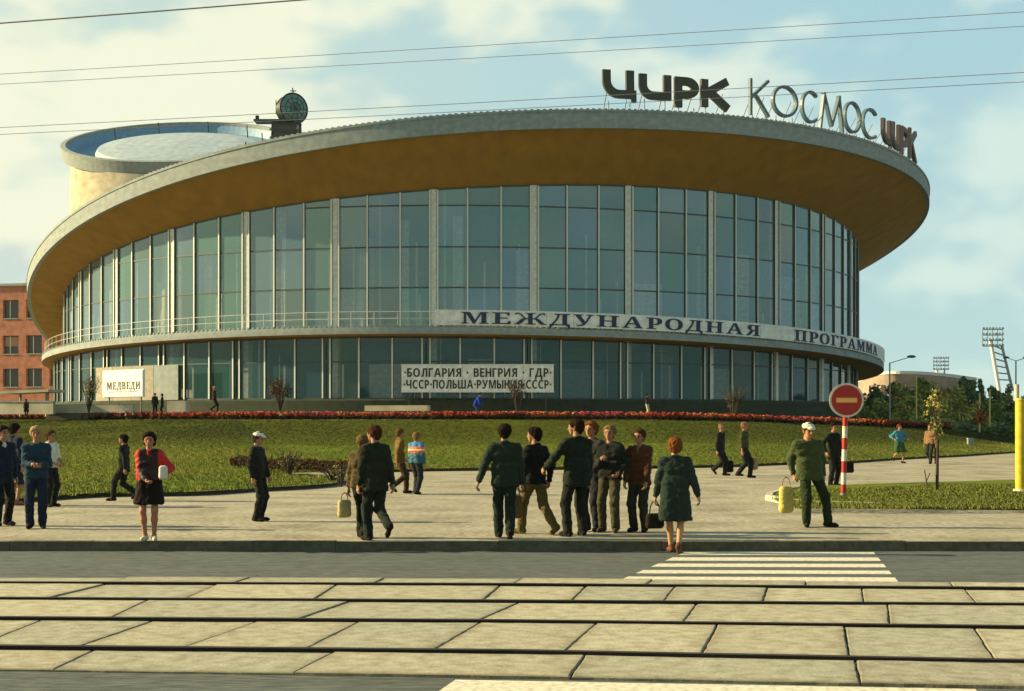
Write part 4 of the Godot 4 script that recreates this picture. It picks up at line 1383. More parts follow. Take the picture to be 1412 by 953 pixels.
# ---------------------------------------------------------------- street furniture
func street_things() -> void:
	# no-entry sign
	var foot := on_ground(1163, 684, 0.1)
	var k := -foot.z / FOCAL
	var s := thing("road_sign", "round red no-entry sign on a red and white banded post", "road sign", foot, -0.05)
	var lean := Basis(Vector3.BACK, -0.025)
	for i in 8:
		part(s, "post_band", tube(0.058, 0.058, 0.262, 14), M.red if i % 2 == 0 else M.white_line, Transform3D(lean, lean * Vector3(0, 0.131 + i * 0.262, 0)))
	part(s, "post_foot", tube(0.07, 0.07, 0.12, 12), M.grey_metal, moved(0, 0.0, 0))
	var c := lean * Vector3(0, (684 - 552) * k, 0) + Vector3(0, 0, 0.09)
	var up := Basis(Vector3.RIGHT, PI / 2)
	part(s, "disc_back", tube(0.385, 0.385, 0.03, 48), M.grey_metal, Transform3D(up, c))
	part(s, "disc_border", tube(0.385, 0.385, 0.012, 48), M.white_line, Transform3D(up, c + Vector3(0, 0, 0.0215)))
	part(s, "disc_face", tube(0.34, 0.34, 0.012, 48), M.red, Transform3D(up, c + Vector3(0, 0, 0.026)))
	part(s, "bar", box(0.46, 0.105, 0.012), M.sign_amber, Transform3D(Basis(), c + Vector3(0, 0.0, 0.030)))
	part(s, "clamp", box(0.2, 0.05, 0.08), M.grey_metal, Transform3D(Basis(), c + Vector3(0, 0.2, -0.045)))
	part(s, "clamp", box(0.2, 0.05, 0.08), M.grey_metal, Transform3D(Basis(), c + Vector3(0, -0.2, -0.045)))
	# yellow pole at the right edge
	foot = on_ground(1407.5, 678, 0.1)
	k = -foot.z / FOCAL
	var y := thing("yellow_pole", "thick bright yellow pole at the right edge on the grass island", "pole", foot)
	part(y, "pole", tube(0.125, 0.125, 126 * k, 20), M.yellow, moved(0, 63 * k, 0))
	part(y, "collar", tube(0.135, 0.125, 0.05, 20), M.yellow, moved(0, 126 * k + 0.02, 0))
	part(y, "pipe", tube(0.055, 0.055, 22 * k, 12), M.cream, moved(-0.09, 137 * k, 0))
	part(y, "base_plate", tube(0.19, 0.17, 0.08, 20), M.white_line, moved(0, 0.02, 0))
	# street lamps
	for l in [[1227.0, 500.0, 575.0, 118.0, 29.0, "grey street lamp with one long arm, nearest the hall", 0], [1401.0, 497.0, 545.0, 130.0, 14.0, "grey street lamp beside the leaning floodlight mast", 1]]:
		var b := at(l[0], l[2], l[3])
		b.y = 0.3
		k = l[3] / FOCAL
		var h: float = EYE + (583 - l[1]) * k - b.y
		var o := thing("street_lamp", l[5], "street lamp", b, 0.0, "street lamps")
		rod(o, "post", Vector3(0, -0.2, 0), Vector3(0, h, 0), 0.085, M.grey_metal, 10, 0.055)
		rod(o, "arm", Vector3(0, h - 0.05, 0), Vector3(l[4] * k, h + l[4] * k * 0.28, 0.2), 0.035, M.grey_metal, 6)
		part(o, "lamp_head", sphere_mesh(0.16), M.frame, Transform3D(Basis(Vector3.BACK, 0.28).scaled(Vector3(2.2, 0.7, 1.0)), Vector3(l[4] * k, h + l[4] * k * 0.28, 0.2)))
		if l[6]:
			rod(o, "arm", Vector3(0, h - 0.05, 0), Vector3(-l[4] * k, h + 0.25, 0.1), 0.03, M.grey_metal, 6)
			part(o, "lamp_head", sphere_mesh(0.14), M.frame, Transform3D(Basis().scaled(Vector3(2.0, 0.7, 1.0)), Vector3(-l[4] * k, h + 0.25, 0.1)))
	for l in [[1259, 518, 564, 117.0, "pale yellow post in front of the trees, right of the long-armed lamp"], [1333, 545, 575, 108.0, "short pale post among the trees left of the orange tree"], [1347, 540, 556, 110.0, "thin grey post just above the orange tree"]]:
		var b := at(l[0], l[2], l[3])
		k = l[3] / FOCAL
		var o := thing("pole", l[4], "pole", Vector3(b.x, 0, b.z + (1.0 if l[0] == 1259 else 3.0)), 0.0, "posts among the trees")
		var top: float = EYE + (583 - l[1]) * k
		rod(o, "shaft", Vector3(0, 0, 0), Vector3(0, top, 0), 0.07, M.yellow_grey, 8, 0.055)
		part(o, "cap", tube(0.075, 0.04, 0.1, 8), M.grey_metal, moved(0, top + 0.04, 0))
	var bin := at(1338, 617, 92)
	var u := thing("utility_box", "small grey box at the lawn edge under the trees on the right", "box", Vector3(bin.x, 0.2, bin.z))
	part(u, "body", box(0.32, 0.55, 0.3), M.grey_metal, moved(0, 0.3, 0))
	part(u, "lid", box(0.36, 0.05, 0.34), M.fascia, moved(0, 0.6, 0))
	# overhead wires, about six metres above the road
	var wires := [[[0, 31], [425, -2], 0.008, "lowest-left overhead wire crossing the top left corner"], [[0, 102], [1412, 16], 0.0032, "upper of the paired overhead wires high in the sky"], [[0, 116], [1412, 36], 0.0032, "lower of the paired overhead wires high in the sky"], [[0, 176], [1412, 100], 0.0042, "upper of the paired overhead wires crossing the roof sign"], [[0, 185.5], [1412, 113], 0.0042, "lower of the paired overhead wires crossing the roof sign"]]
	for w in wires:
		var a := at(w[0][0], w[0][1], FOCAL * 4.25 / (583.0 - w[0][1]))
		var b := at(w[1][0], w[1][1], FOCAL * 4.25 / (583.0 - w[1][1]))
		var d := (b - a) / (b.x - a.x)
		var p0 := a - d * 22.0
		var p1 := b + d * 22.0
		var o := thing("overhead_wire", w[3], "wire", (p0 + p1) / 2, 0.0, "wires above the road")
		var last := p0
		for i in 12:
			var f := (i + 1) / 12.0
			var p := p0.lerp(p1, f) + Vector3(0, -0.14 * sin(f * PI) + 0.13, 0)
			rod(o, "strand", last - (p0 + p1) / 2, p - (p0 + p1) / 2, w[2], M.wire, 6)
			last = p

func sphere_mesh(r: float) -> SphereMesh:
	var s := SphereMesh.new()
	s.radius = r
	s.height = 2 * r
	s.radial_segments = 16
	s.rings = 8
	return s

# ---------------------------------------------------------------- figures: fields of tapered bones, meshed as surface nets
class Field:
	var o: Vector3
	var c: float
	var nx: int
	var ny: int
	var nz: int
	var k: float
	var acc := PackedFloat32Array()

	func _init(lo: Vector3, hi: Vector3, cell: float, blend: float) -> void:
		o = lo
		c = cell
		nx = int(ceil((hi.x - lo.x) / cell)) + 2
		ny = int(ceil((hi.y - lo.y) / cell)) + 2
		nz = int(ceil((hi.z - lo.z) / cell)) + 2
		k = 1.0 / blend
		acc.resize(nx * ny * nz)

	func bone(a: Vector3, b: Vector3, ra: float, rb: float, flat := 1.0) -> void:      # flat < 1 squashes the section front to back
		var m := maxf(ra, rb) + 3.0 / k + c
		var lo := (Vector3(minf(a.x, b.x), minf(a.y, b.y), minf(a.z, b.z)) - Vector3.ONE * m - o) / c
		var hi := (Vector3(maxf(a.x, b.x), maxf(a.y, b.y), maxf(a.z, b.z)) + Vector3.ONE * m - o) / c
		var x0 := maxi(0, int(lo.x))
		var x1 := mini(nx - 1, int(hi.x) + 1)
		var y0 := maxi(0, int(lo.y))
		var y1 := mini(ny - 1, int(hi.y) + 1)
		var z0 := maxi(0, int(lo.z))
		var z1 := mini(nz - 1, int(hi.z) + 1)
		var ba := b - a
		var l2 := maxf(ba.length_squared(), 1e-9)
		var dr := rb - ra
		var s := 1.0 / flat
		for z in range(z0, z1 + 1):
			for y in range(y0, y1 + 1):
				var i := (z * ny + y) * nx + x0
				for x in range(x0, x1 + 1):
					var p := o + Vector3(x, y, z) * c - a
					var t := clampf(p.dot(ba) / l2, 0.0, 1.0)
					var q := p - ba * t
					q.z *= s
					var d := q.length() - ra - dr * t
					if d < m:
						acc[i] += exp(clampf(-k * d, -40.0, 40.0))
					i += 1

	func cut(at_: Vector3, away: Vector3) -> void:        # drops what lies beyond a plane
		var n := away.normalized()
		for z in nz:
			for y in ny:
				var i := (z * ny + y) * nx
				for x in nx:
					var d := (o + Vector3(x, y, z) * c - at_).dot(n)
					if d > -2.0 * c:
						acc[i] = minf(acc[i], exp(clampf(-k * d, -40.0, 40.0)))
					i += 1

	func mesh_into(v: PackedVector3Array, n: PackedVector3Array, ix: PackedInt32Array) -> void:
		var cell_of := {}
		var sx := 1
		var sy := nx
		var sz := nx * ny
		for z in range(1, nz - 1):
			for y in range(1, ny - 1):
				var i := (z * ny + y) * nx + 1
				for x in range(1, nx - 1):
					var inside := acc[i] > 1.0
					if inside != (acc[i + sx] > 1.0):
						quad(i, sy, sz, inside, cell_of, v, n, ix)
					if inside != (acc[i + sy] > 1.0):
						quad(i, sz, sx, inside, cell_of, v, n, ix)
					if inside != (acc[i + sz] > 1.0):
						quad(i, sx, sy, inside, cell_of, v, n, ix)
					i += 1

	func quad(i: int, u: int, w: int, inside: bool, cell_of: Dictionary, v: PackedVector3Array, n: PackedVector3Array, ix: PackedInt32Array) -> void:
		var a := spot(i, cell_of, v, n)
		var b := spot(i - u, cell_of, v, n)
		var c_ := spot(i - u - w, cell_of, v, n)
		var d := spot(i - w, cell_of, v, n)
		if inside:
			ix.append_array([a, c_, b, a, d, c_])
		else:
			ix.append_array([a, b, c_, a, c_, d])

	func spot(i: int, cell_of: Dictionary, v: PackedVector3Array, n: PackedVector3Array) -> int:
		if cell_of.has(i):
			return cell_of[i]
		var sy := nx
		var sz := nx * ny
		var f := PackedFloat32Array()
		f.resize(8)
		for q in 8:
			f[q] = -log(acc[i + (q & 1) + (sy if q & 2 else 0) + (sz if q & 4 else 0)] + 1e-12) / k
		var sum := Vector3.ZERO
		var count := 0
		for q in 8:
			for bit in [1, 2, 4]:
				if q & bit:
					continue
				var r: int = q | bit
				if (f[q] < 0.0) != (f[r] < 0.0):
					var t := f[q] / (f[q] - f[r])
					sum += Vector3(float(q & 1), float((q >> 1) & 1), float((q >> 2) & 1)) + Vector3(float(bit & 1), float((bit >> 1) & 1), float((bit >> 2) & 1)) * t
					count += 1
		var base := Vector3(i % nx, (i / nx) % ny, i / (nx * ny))
		var g := Vector3(f[1] + f[3] + f[5] + f[7] - f[0] - f[2] - f[4] - f[6], f[2] + f[3] + f[6] + f[7] - f[0] - f[1] - f[4] - f[5], f[4] + f[5] + f[6] + f[7] - f[0] - f[1] - f[2] - f[3])
		var id := v.size()
		v.append(o + (base + sum / maxi(count, 1)) * c)
		n.append(g.normalized())
		cell_of[i] = id
		return id

class Shape:
	var v := PackedVector3Array()
	var n := PackedVector3Array()
	var ix := PackedInt32Array()
	var col := PackedColorArray()
	func add(f: Field) -> void:
		f.mesh_into(v, n, ix)
	func crease(size: float, amount: float, stretch: Vector3, seed_at: int) -> void:      # folds pressed into the surface
		var w := FastNoiseLite.new()
		w.seed = seed_at
		w.frequency = 1.0 / size
		w.fractal_octaves = 2
		for i in v.size():
			v[i] += n[i] * amount * (w.get_noise_3dv(v[i] * stretch) + 0.28) * 1.7
		var m := PackedVector3Array()
		m.resize(v.size())
		for t in range(0, ix.size(), 3):
			var f := (v[ix[t + 2]] - v[ix[t]]).cross(v[ix[t + 1]] - v[ix[t]])
			m[ix[t]] += f
			m[ix[t + 1]] += f
			m[ix[t + 2]] += f
		for i in v.size():
			if m[i].length() > 0.0:
				var q := m[i].normalized()
				n[i] = q if q.dot(n[i]) > 0.0 else -q
	func commit() -> ArrayMesh:
		var a := []
		a.resize(Mesh.ARRAY_MAX)
		a[Mesh.ARRAY_VERTEX] = v
		a[Mesh.ARRAY_NORMAL] = n
		a[Mesh.ARRAY_INDEX] = ix
		if col.size() == v.size():
			a[Mesh.ARRAY_COLOR] = col
		var m := ArrayMesh.new()
		if v.size():
			m.add_surface_from_arrays(Mesh.PRIMITIVE_TRIANGLES, a)
		return m

var cloth_of := {}
var hair_of := {}

func cloth(c: Color) -> StandardMaterial3D:
	if not cloth_of.has(c):
		var m := paint(c.r * 0.95, c.g * 0.95, c.b * 0.95, 0.95, "mottle", 1.3, "rough", 0.9)
		m.metallic_specular = 0.2
		m.rim_enabled = true
		m.rim = 0.35
		cloth_of[c] = m
	return cloth_of[c]

func hair_paint(c: Color) -> StandardMaterial3D:
	if not hair_of.has(c):
		hair_of[c] = paint(c.r, c.g, c.b, 0.85, "speckle", 2.5, "grain", 1.2)
		hair_of[c].metallic_specular = 0.15
	return hair_of[c]

func middle_joint(a: Vector3, b: Vector3, la: float, lb: float, hint: Vector3) -> Vector3:
	var d := b - a
	var l := clampf(d.length(), 0.05, (la + lb) * 0.999)
	var u := d.normalized()
	var x := (la * la - lb * lb + l * l) / (2.0 * l)
	var h := sqrt(maxf(la * la - x * x, 0.0))
	var side := (hint - u * hint.dot(u)).normalized()
	return a + u * x + side * h

# One person. Distances are for a body 1.75 m tall that faces +z, its left side at +x; the root is scaled to the height.
func person(label: String, foot: Vector3, h: float, turn: float, look: Dictionary) -> Node3D:
	var p := thing("person", label, "person", foot, turn, look.get("group", ""))
	var s := h / 1.75
	p.scale = Vector3.ONE * s
	var fine: float = look.get("cell", 0.02)
	var drop: float = look.get("drop", 0.0)
	var lean: float = look.get("lean", 0.0)              # forward lean of the trunk, metres at the shoulders
	var sway: float = look.get("sway", 0.0)
	var hipy := 0.93 - drop
	var wide: float = look.get("wide", 1.0)
	var pel := Vector3(0, hipy, 0)
	var waist := Vector3(sway * 0.3, hipy + 0.16, lean * 0.3)
	var chest := Vector3(sway * 0.8, hipy + 0.36, lean * 0.75)
	var neck := Vector3(sway, hipy + 0.53, lean)
	var head := neck + Vector3(look.get("head_x", 0.0), 0.165, 0.025 + lean * 0.25)
	var sh := [neck + Vector3(0.165 * wide, -0.065, 0), neck + Vector3(-0.165 * wide, -0.065, 0)]
	var hip := [pel + Vector3(0.088, -0.02, 0), pel + Vector3(-0.088, -0.02, 0)]
	var ank: Array = look.get("feet", [Vector3(0.1, 0.085, 0), Vector3(-0.1, 0.085, 0)])
	var toe: Array = look.get("toes", [0.2, -0.2])            # which way each foot points
	var tip: Array = look.get("heel", [0.0, 0.0])            # heel raised: pitch of each foot
	var hand: Array = look.get("hands", [Vector3(0.26, 0.80, 0.03), Vector3(-0.26, 0.80, 0.03)])
	var knee := []
	var elb := []
	for i in 2:
		var kd := Vector3(sin(toe[i]) * 0.7, 0, cos(toe[i]))
		knee.append(middle_joint(hip[i], ank[i], 0.43, 0.42, kd))
		var side := 1.0 if i == 0 else -1.0
		elb.append(middle_joint(sh[i], hand[i], 0.29, 0.26, look.get("elbow", [Vector3(side * 0.6, -0.1, -1), Vector3(side * 0.6, -0.1, -1)])[i]))
		var reach: Vector3 = hand[i] - elb[i]
		if reach.length() > 0.262:
			hand[i] = elb[i] + reach.normalized() * 0.26
	var lo := Vector3(1e9, 0, 1e9)
	var hi := Vector3(-1e9, 1.9, -1e9)
	for q in [sh[0], sh[1], ank[0], ank[1], knee[0], knee[1], elb[0], elb[1], hand[0], hand[1], pel, head]:
		lo.x = minf(lo.x, q.x)
		lo.z = minf(lo.z, q.z)
		hi.x = maxf(hi.x, q.x)
		hi.z = maxf(hi.z, q.z)
	lo -= Vector3(0.3, 0.06, 0.3)
	hi += Vector3(0.3, 0, 0.3)
	# the body, one skin
	var body := Shape.new()
	var f := Field.new(lo, Vector3(hi.x, neck.y + 0.16, hi.z), maxf(fine, 0.02), 0.016)
	f.bone(pel + Vector3(0.06, 0, 0), pel + Vector3(-0.06, 0, 0), 0.088, 0.088, 0.88)
	f.bone(waist + Vector3(0.05, 0, 0), waist + Vector3(-0.05, 0, 0), 0.066, 0.066, 0.85)
	f.bone(chest + Vector3(0.075, 0, 0), chest + Vector3(-0.075, 0, 0), 0.078, 0.078, 0.8)
	f.bone(pel, chest, 0.062, 0.062, 0.9)
	f.bone(chest, neck + Vector3(0, -0.04, 0.0), 0.064, 0.05, 0.85)
	f.bone(neck + Vector3(0.1, -0.06, 0), neck + Vector3(-0.1, -0.06, 0), 0.045, 0.045)
	f.bone(neck + Vector3(0, -0.05, -0.01), head + Vector3(0, -0.06, -0.015), 0.057, 0.052)
	for i in 2:
		f.bone(sh[i], elb[i], 0.047, 0.038)
		f.bone(elb[i], hand[i], 0.041, 0.027)
		f.bone(hip[i], knee[i], 0.078, 0.050)
		f.bone(knee[i], knee[i].lerp(ank[i], 0.35), 0.048, 0.049)
		f.bone(knee[i].lerp(ank[i], 0.35), ank[i], 0.049, 0.036)
		var go := foot_dir(toe[i], tip[i])
		f.bone(ank[i] + sole_dir(tip[i], toe[i]) * 0.045 - go * 0.04, ank[i] + sole_dir(tip[i], toe[i]) * 0.05 + go * 0.13, 0.034, 0.024)
	body.add(f)
	var skin: Color = look.get("skin", Color(0.30, 0.155, 0.085))
	# the head with its face, in its own finer grid
	var hy: float = look.get("face", 0.0)
	var hb := Basis(Vector3.UP, hy) * Basis(Vector3.RIGHT, look.get("nod", 0.0))
	var hc: float = look.get("head_cell", 0.0085)
	var hf := Field.new(Vector3(-0.13, -0.19, -0.15), Vector3(0.13, 0.16, 0.16), hc, 0.007)
	hf.bone(Vector3(0, 0.03, -0.03), Vector3(0, 0.035, 0.02), 0.084, 0.08)
	hf.bone(Vector3(0, 0.0, 0.0), Vector3(0, -0.055, 0.04), 0.072, 0.046)
	for q in [1, -1]:
		hf.bone(Vector3(q * 0.032, -0.015, 0.058), Vector3(q * 0.022, -0.06, 0.052), 0.03, 0.026)
		hf.bone(Vector3(q * 0.02, 0.026, 0.088), Vector3(q * 0.05, 0.026, 0.07), 0.014, 0.012)
		hf.bone(Vector3(q * 0.082, 0.018, -0.012), Vector3(q * 0.078, -0.028, -0.002), 0.017, 0.011)
		hf.bone(Vector3(q * 0.006, -0.052, 0.088), Vector3(q * 0.018, -0.052, 0.083), 0.009, 0.006)
	hf.bone(Vector3(0, 0.012, 0.092), Vector3(0, -0.022, 0.110), 0.011, 0.016)
	hf.bone(Vector3(0, -0.085, 0.062), Vector3(0, -0.086, 0.066), 0.024, 0.022)
	hf.bone(Vector3(0, -0.04, -0.02), Vector3(0, -0.16, -0.025), 0.054, 0.052)
	var hs := Shape.new()
	hs.add(hf)
	var nb := body.v.size()
	for i in nb:
		body.col.append(skin)
	var lip := Color(skin.r * 0.85, skin.g * 0.5, skin.b * 0.5)
	for i in hs.v.size():
		var q := hs.v[i]
		var c := skin
		if q.z > 0.05:
			if Vector2(absf(q.x) - 0.034, q.y - 0.004).length() < 0.012: c = Color(0.03, 0.025, 0.02)
			elif absf(absf(q.x) - 0.034) < 0.02 and absf(q.y - 0.03) < 0.006: c = Color(0.05, 0.035, 0.025)
			elif absf(q.x) < 0.024 and absf(q.y + 0.052) < 0.008: c = lip
		body.v.append(head + hb * q)
		body.n.append(hb * hs.n[i])
		body.col.append(c)
	for i in hs.ix:
		body.ix.append(i + nb)
	# hands, finger by finger
	if fine < 0.03:
		for i in 2:
			nb = body.v.size()
			var side := 1.0 if i == 0 else -1.0
			var hd: Vector3 = (hand[i] - elb[i]).normalized()
			var grip: float = look.get("grip", [0.5, 0.5])[i]
			var thumb := Vector3(0, 0, 1) - hd * hd.z
			if thumb.length() < 0.3: thumb = Vector3(0, 1, 0) - hd * hd.y
			thumb = thumb.normalized()
			var palm := hd.cross(thumb) * side
			if palm.x * side > 0.0: palm = -palm
			var w0 := Vector3.ZERO
			var g := Field.new(Vector3.ONE * -0.115 + hd * 0.07, Vector3.ONE * 0.115 + hd * 0.07, 0.008, 0.0045)
			g.bone(w0 - hd * 0.03, w0 + hd * 0.02, 0.025, 0.025)
			for q in 4:
				var across := thumb * (0.03 - q * 0.02)
				var root := hd * (0.085 - absf(q - 1.2) * 0.004) + across
				g.bone(hd * 0.015 + across * 0.6, root, 0.016, 0.013)
				var l1 := 0.040 - absf(q - 1.3) * 0.005
				var curl := grip * (0.9 + q * 0.12)
				var d1 := (hd * cos(curl) + palm * sin(curl)).normalized()
				var d2 := (hd * cos(curl * 2.0) + palm * sin(curl * 2.0)).normalized()
				var d3 := (hd * cos(curl * 2.7) + palm * sin(curl * 2.7)).normalized()
				var j1 := root + d1 * l1
				var j2 := j1 + d2 * l1 * 0.65
				g.bone(root, j1, 0.0095, 0.009)
				g.bone(j1, j2, 0.009, 0.0085)
				g.bone(j2, j2 + d3 * l1 * 0.5, 0.0085, 0.0075)
			var tr := hd * 0.03 + thumb * 0.028
			var td := (hd * 0.75 + thumb * 0.6 + palm * grip * 0.6).normalized()
			g.bone(hd * 0.012 + thumb * 0.012, tr, 0.014, 0.012)
			g.bone(tr, tr + td * 0.034, 0.012, 0.010)
			g.bone(tr + td * 0.034, tr + td * 0.034 + (td + palm * 0.4).normalized() * 0.026, 0.010, 0.008)
			var gs := Shape.new()
			gs.add(g)
			for q in gs.v.size():
				body.v.append(hand[i] + gs.v[q])
				body.n.append(gs.n[q])
				body.col.append(skin)
			for q in gs.ix:
				body.ix.append(q + nb)
	part(p, "body", body.commit(), M.skin)
	# clothes
	var long: float = look.get("hem", 0.80) - drop * 0.5
	if look.has("jacket"):
		var a := Field.new(Vector3(lo.x, long - 0.08, lo.z), Vector3(hi.x, neck.y + 0.12, hi.z), fine, 0.014)
		var loose: float = look.get("loose", 0.0)
		a.bone(chest + Vector3(0.085 * wide, 0, 0), chest + Vector3(-0.085 * wide, 0, 0), 0.122, 0.122, 0.85)
		a.bone(waist + Vector3(0.065, 0, 0), waist + Vector3(-0.065, 0, 0), 0.118 + loose, 0.118 + loose, 0.88)
		a.bone(chest, neck + Vector3(0, -0.05, -0.01), 0.115, 0.082, 0.9)
		for i in 2:
			var side := 1.0 if i == 0 else -1.0
			var flare: float = look.get("flare", 0.0)
			a.bone(waist + Vector3(side * 0.06, 0, 0), Vector3(side * (0.075 + flare), long - 0.04, flare * 0.4), 0.120 + loose, 0.134 + loose, 0.90)
			a.bone(neck + Vector3(side * 0.04, -0.03, 0), sh[i] + Vector3(0, 0.0, 0), 0.062, 0.068)
			a.bone(sh[i], elb[i], 0.068, 0.056 + loose * 0.3)
			if not look.get("short", false):
				a.bone(elb[i], elb[i].lerp(hand[i], 0.93), 0.056 + loose * 0.3, 0.041)
		a.cut(Vector3(0, long, 0), Vector3(0, -1, 0))
		a.cut(neck + Vector3(0, 0.055, -0.02), Vector3(0, 1, 0.75))
		var js := Shape.new()
		js.add(a)
		js.crease(0.11, 0.011, Vector3(0.8, 1.25, 0.8), int(foot.x * 50))
		var jm: StandardMaterial3D = cloth(look.jacket)
		if look.has("band"):
			for q in js.v:
				var rel: float = q.y - chest.y
				js.col.append(look.band if absf(rel + 0.02) < 0.075 and absf(rel + 0.02) > 0.02 else Color(0.75, 0.6, 0.4) if absf(rel + 0.02) <= 0.02 else look.jacket if rel > 0 else look.get("band_low", look.jacket))
			jm = M.skin
		elif look.has("sleeve"):
			for q in js.v:
				js.col.append(look.jacket if absf(q.x - chest.x) < 0.155 else look.sleeve)
			jm = M.skin
		part(p, look.get("top", "jacket"), js.commit(), jm)
		# collar rolled round the neck
		if look.get("collar", true):
			var cf := Field.new(neck + Vector3(-0.14, -0.12, -0.14), neck + Vector3(0.14, 0.1, 0.14), 0.012, 0.006)
			for q in 12:
				var a0 := 0.5 + q / 12.0 * (TAU - 1.0)
				var a1 := 0.5 + (q + 1) / 12.0 * (TAU - 1.0)
				cf.bone(neck + Vector3(sin(a0) * 0.072, 0.03 - 0.075 * (cos(a0) * 0.5 + 0.5), cos(a0) * 0.07 - 0.008), neck + Vector3(sin(a1) * 0.072, 0.03 - 0.075 * (cos(a1) * 0.5 + 0.5), cos(a1) * 0.07 - 0.008), 0.019, 0.019)
			for q in [1, -1]:
				cf.bone(neck + Vector3(q * 0.034, -0.04, 0.062), neck + Vector3(q * 0.02, -0.1, 0.085), 0.016, 0.01)
			var cs := Shape.new()
			cs.add(cf)
			part(p, "collar", cs.commit(), cloth(look.get("collar_color", look.jacket)))
		if look.has("shirt"):
			var sf := Field.new(chest + Vector3(-0.1, -0.1, 0.0), chest + Vector3(0.1, 0.24, 0.2), 0.012, 0.008)
			sf.bone(chest + Vector3(0, -0.03, 0.092), neck + Vector3(0, -0.02, 0.06), 0.014, 0.036)
			var ss := Shape.new()
			ss.add(sf)
			part(p, "shirt", ss.commit(), cloth(look.shirt))
			if look.has("tie"):
				rod(p, "tie", chest + Vector3(0, -0.06, 0.118), neck + Vector3(0, -0.035, 0.10), 0.016, cloth(look.tie), 8)
	if look.has("trousers"):
		var t := Field.new(Vector3(lo.x, 0.0, lo.z), Vector3(hi.x, waist.y + 0.08, hi.z), fine, 0.012)
		t.bone(pel + Vector3(0.06, 0.0, 0), pel + Vector3(-0.06, 0.0, 0), 0.106, 0.106, 0.9)
		t.bone(pel, waist, 0.1, 0.09, 0.88)
		var cuff: float = look.get("cuff", 0.066)
		for i in 2:
			t.bone(hip[i], knee[i], 0.096, 0.074)
			t.bone(knee[i], ank[i] + Vector3(0, 0.0, 0), 0.074, cuff)
		t.cut(waist + Vector3(0, 0.02, 0), Vector3.UP)
		t.cut(Vector3(0, 0.045, 0), Vector3.DOWN)
		var ts := Shape.new()
		ts.add(t)
		ts.crease(0.10, 0.010, Vector3(1, 0.8, 1), int(foot.x * 70))
		part(p, "trousers", ts.commit(), cloth(look.trousers))
	if look.has("skirt"):
		var top: float = waist.y + 0.03
		var low: float = look.get("skirt_low", 0.55)
		var t := Field.new(Vector3(lo.x, low - 0.08, lo.z), Vector3(hi.x, top + 0.08, hi.z), fine, 0.014)
		t.bone(pel + Vector3(0.07, 0, 0), pel + Vector3(-0.07, 0, 0), 0.122, 0.122, 0.9)
		t.bone(pel, waist, 0.12, 0.105, 0.88)
		for i in 2:
			var k: Vector3 = hip[i].lerp(knee[i], clampf((hip[i].y - low) / 0.4, 0, 1.2))
			t.bone(hip[i], Vector3(k.x + (0.03 if i == 0 else -0.03), low - 0.05, k.z), 0.11, 0.13)
		t.bone(pel, Vector3(0, low - 0.05, (knee[0].z + knee[1].z) / 2), 0.12, 0.13)
		t.cut(Vector3(0, low, 0), Vector3.DOWN)
		t.cut(Vector3(0, top, 0), Vector3.UP)
		var ts := Shape.new()
		ts.add(t)
		ts.crease(0.09, 0.010, Vector3(1.2, 0.35, 1.2), int(foot.x * 70))
		part(p, "skirt", ts.commit(), cloth(look.skirt))
	for i in 2:
		var go := foot_dir(toe[i], tip[i])
		var sf := Field.new(ank[i] + Vector3(-0.22, -0.22, -0.22), ank[i] + Vector3(0.22, 0.09, 0.22), 0.014, 0.009)
		var up := -sole_dir(tip[i], toe[i])
		sf.bone(ank[i] + up * -0.035 - go * 0.055, ank[i] + up * -0.045 + go * 0.12, 0.042, 0.036)
		sf.bone(ank[i] + up * -0.045 + go * 0.12, ank[i] + up * -0.05 + go * 0.165, 0.04, 0.03)
		sf.bone(ank[i] + up * 0.015 - go * 0.02, ank[i] + up * -0.03, 0.042, 0.042)
		if tip[i] == 0.0:
			sf.cut(ank[i] + Vector3(0, -0.084, 0), Vector3(0, -1, 0))
		var fs := Shape.new()
		fs.add(sf)
		part(p, "shoe", fs.commit(), cloth(look.get("shoes", Color(0.015, 0.013, 0.012))))
	# hair, cap
	var hair: Color = look.get("hair", Color(0.03, 0.02, 0.012))
	var bulk: float = look.get("bulk", 0.012)
	var rf := Field.new(Vector3(-0.18, -0.22, -0.2), Vector3(0.18, 0.2, 0.18), hc * 1.15, 0.008)
	rf.bone(Vector3(0, 0.035, -0.035), Vector3(0, 0.045, 0.015), 0.084 + bulk, 0.078 + bulk)
	rf.bone(Vector3(0, 0.03, -0.035), Vector3(0, -0.035, -0.04), 0.082 + bulk, 0.062 + bulk * 0.6)
	if look.get("long_hair", false):
		rf.bone(Vector3(0.045, 0.01, -0.03), Vector3(0.055, -0.09, -0.035), 0.055, 0.04)
		rf.bone(Vector3(-0.045, 0.01, -0.03), Vector3(-0.055, -0.09, -0.035), 0.055, 0.04)
		rf.bone(Vector3(0, 0.0, -0.05), Vector3(0, -0.1, -0.05), 0.06, 0.04)
	if look.get("bun", false):
		rf.bone(Vector3(0, 0.06, -0.1), Vector3(0, 0.075, -0.115), 0.05, 0.045)
	for q in 8:                                            # locks that break the outline
		var a := q * 2.4 + foot.x
		rf.bone(Vector3(cos(a) * 0.05, 0.1, sin(a) * 0.05 - 0.02), Vector3(cos(a) * 0.075, 0.085, sin(a) * 0.075 - 0.025), 0.018, 0.012)
	rf.cut(Vector3(0, 0.062, 0.075), Vector3(0, -0.62, 1.0))
	rf.cut(Vector3(0, 0.0, 0.02), Vector3(0, -0.95, 0.9))
	var rs := Shape.new()
	rs.add(rf)
	rs.crease(0.035, 0.009, Vector3(1, 0.6, 1), int(foot.x * 90))
	part(p, "hair", rs.commit(), hair_paint(hair), Transform3D(hb, head))
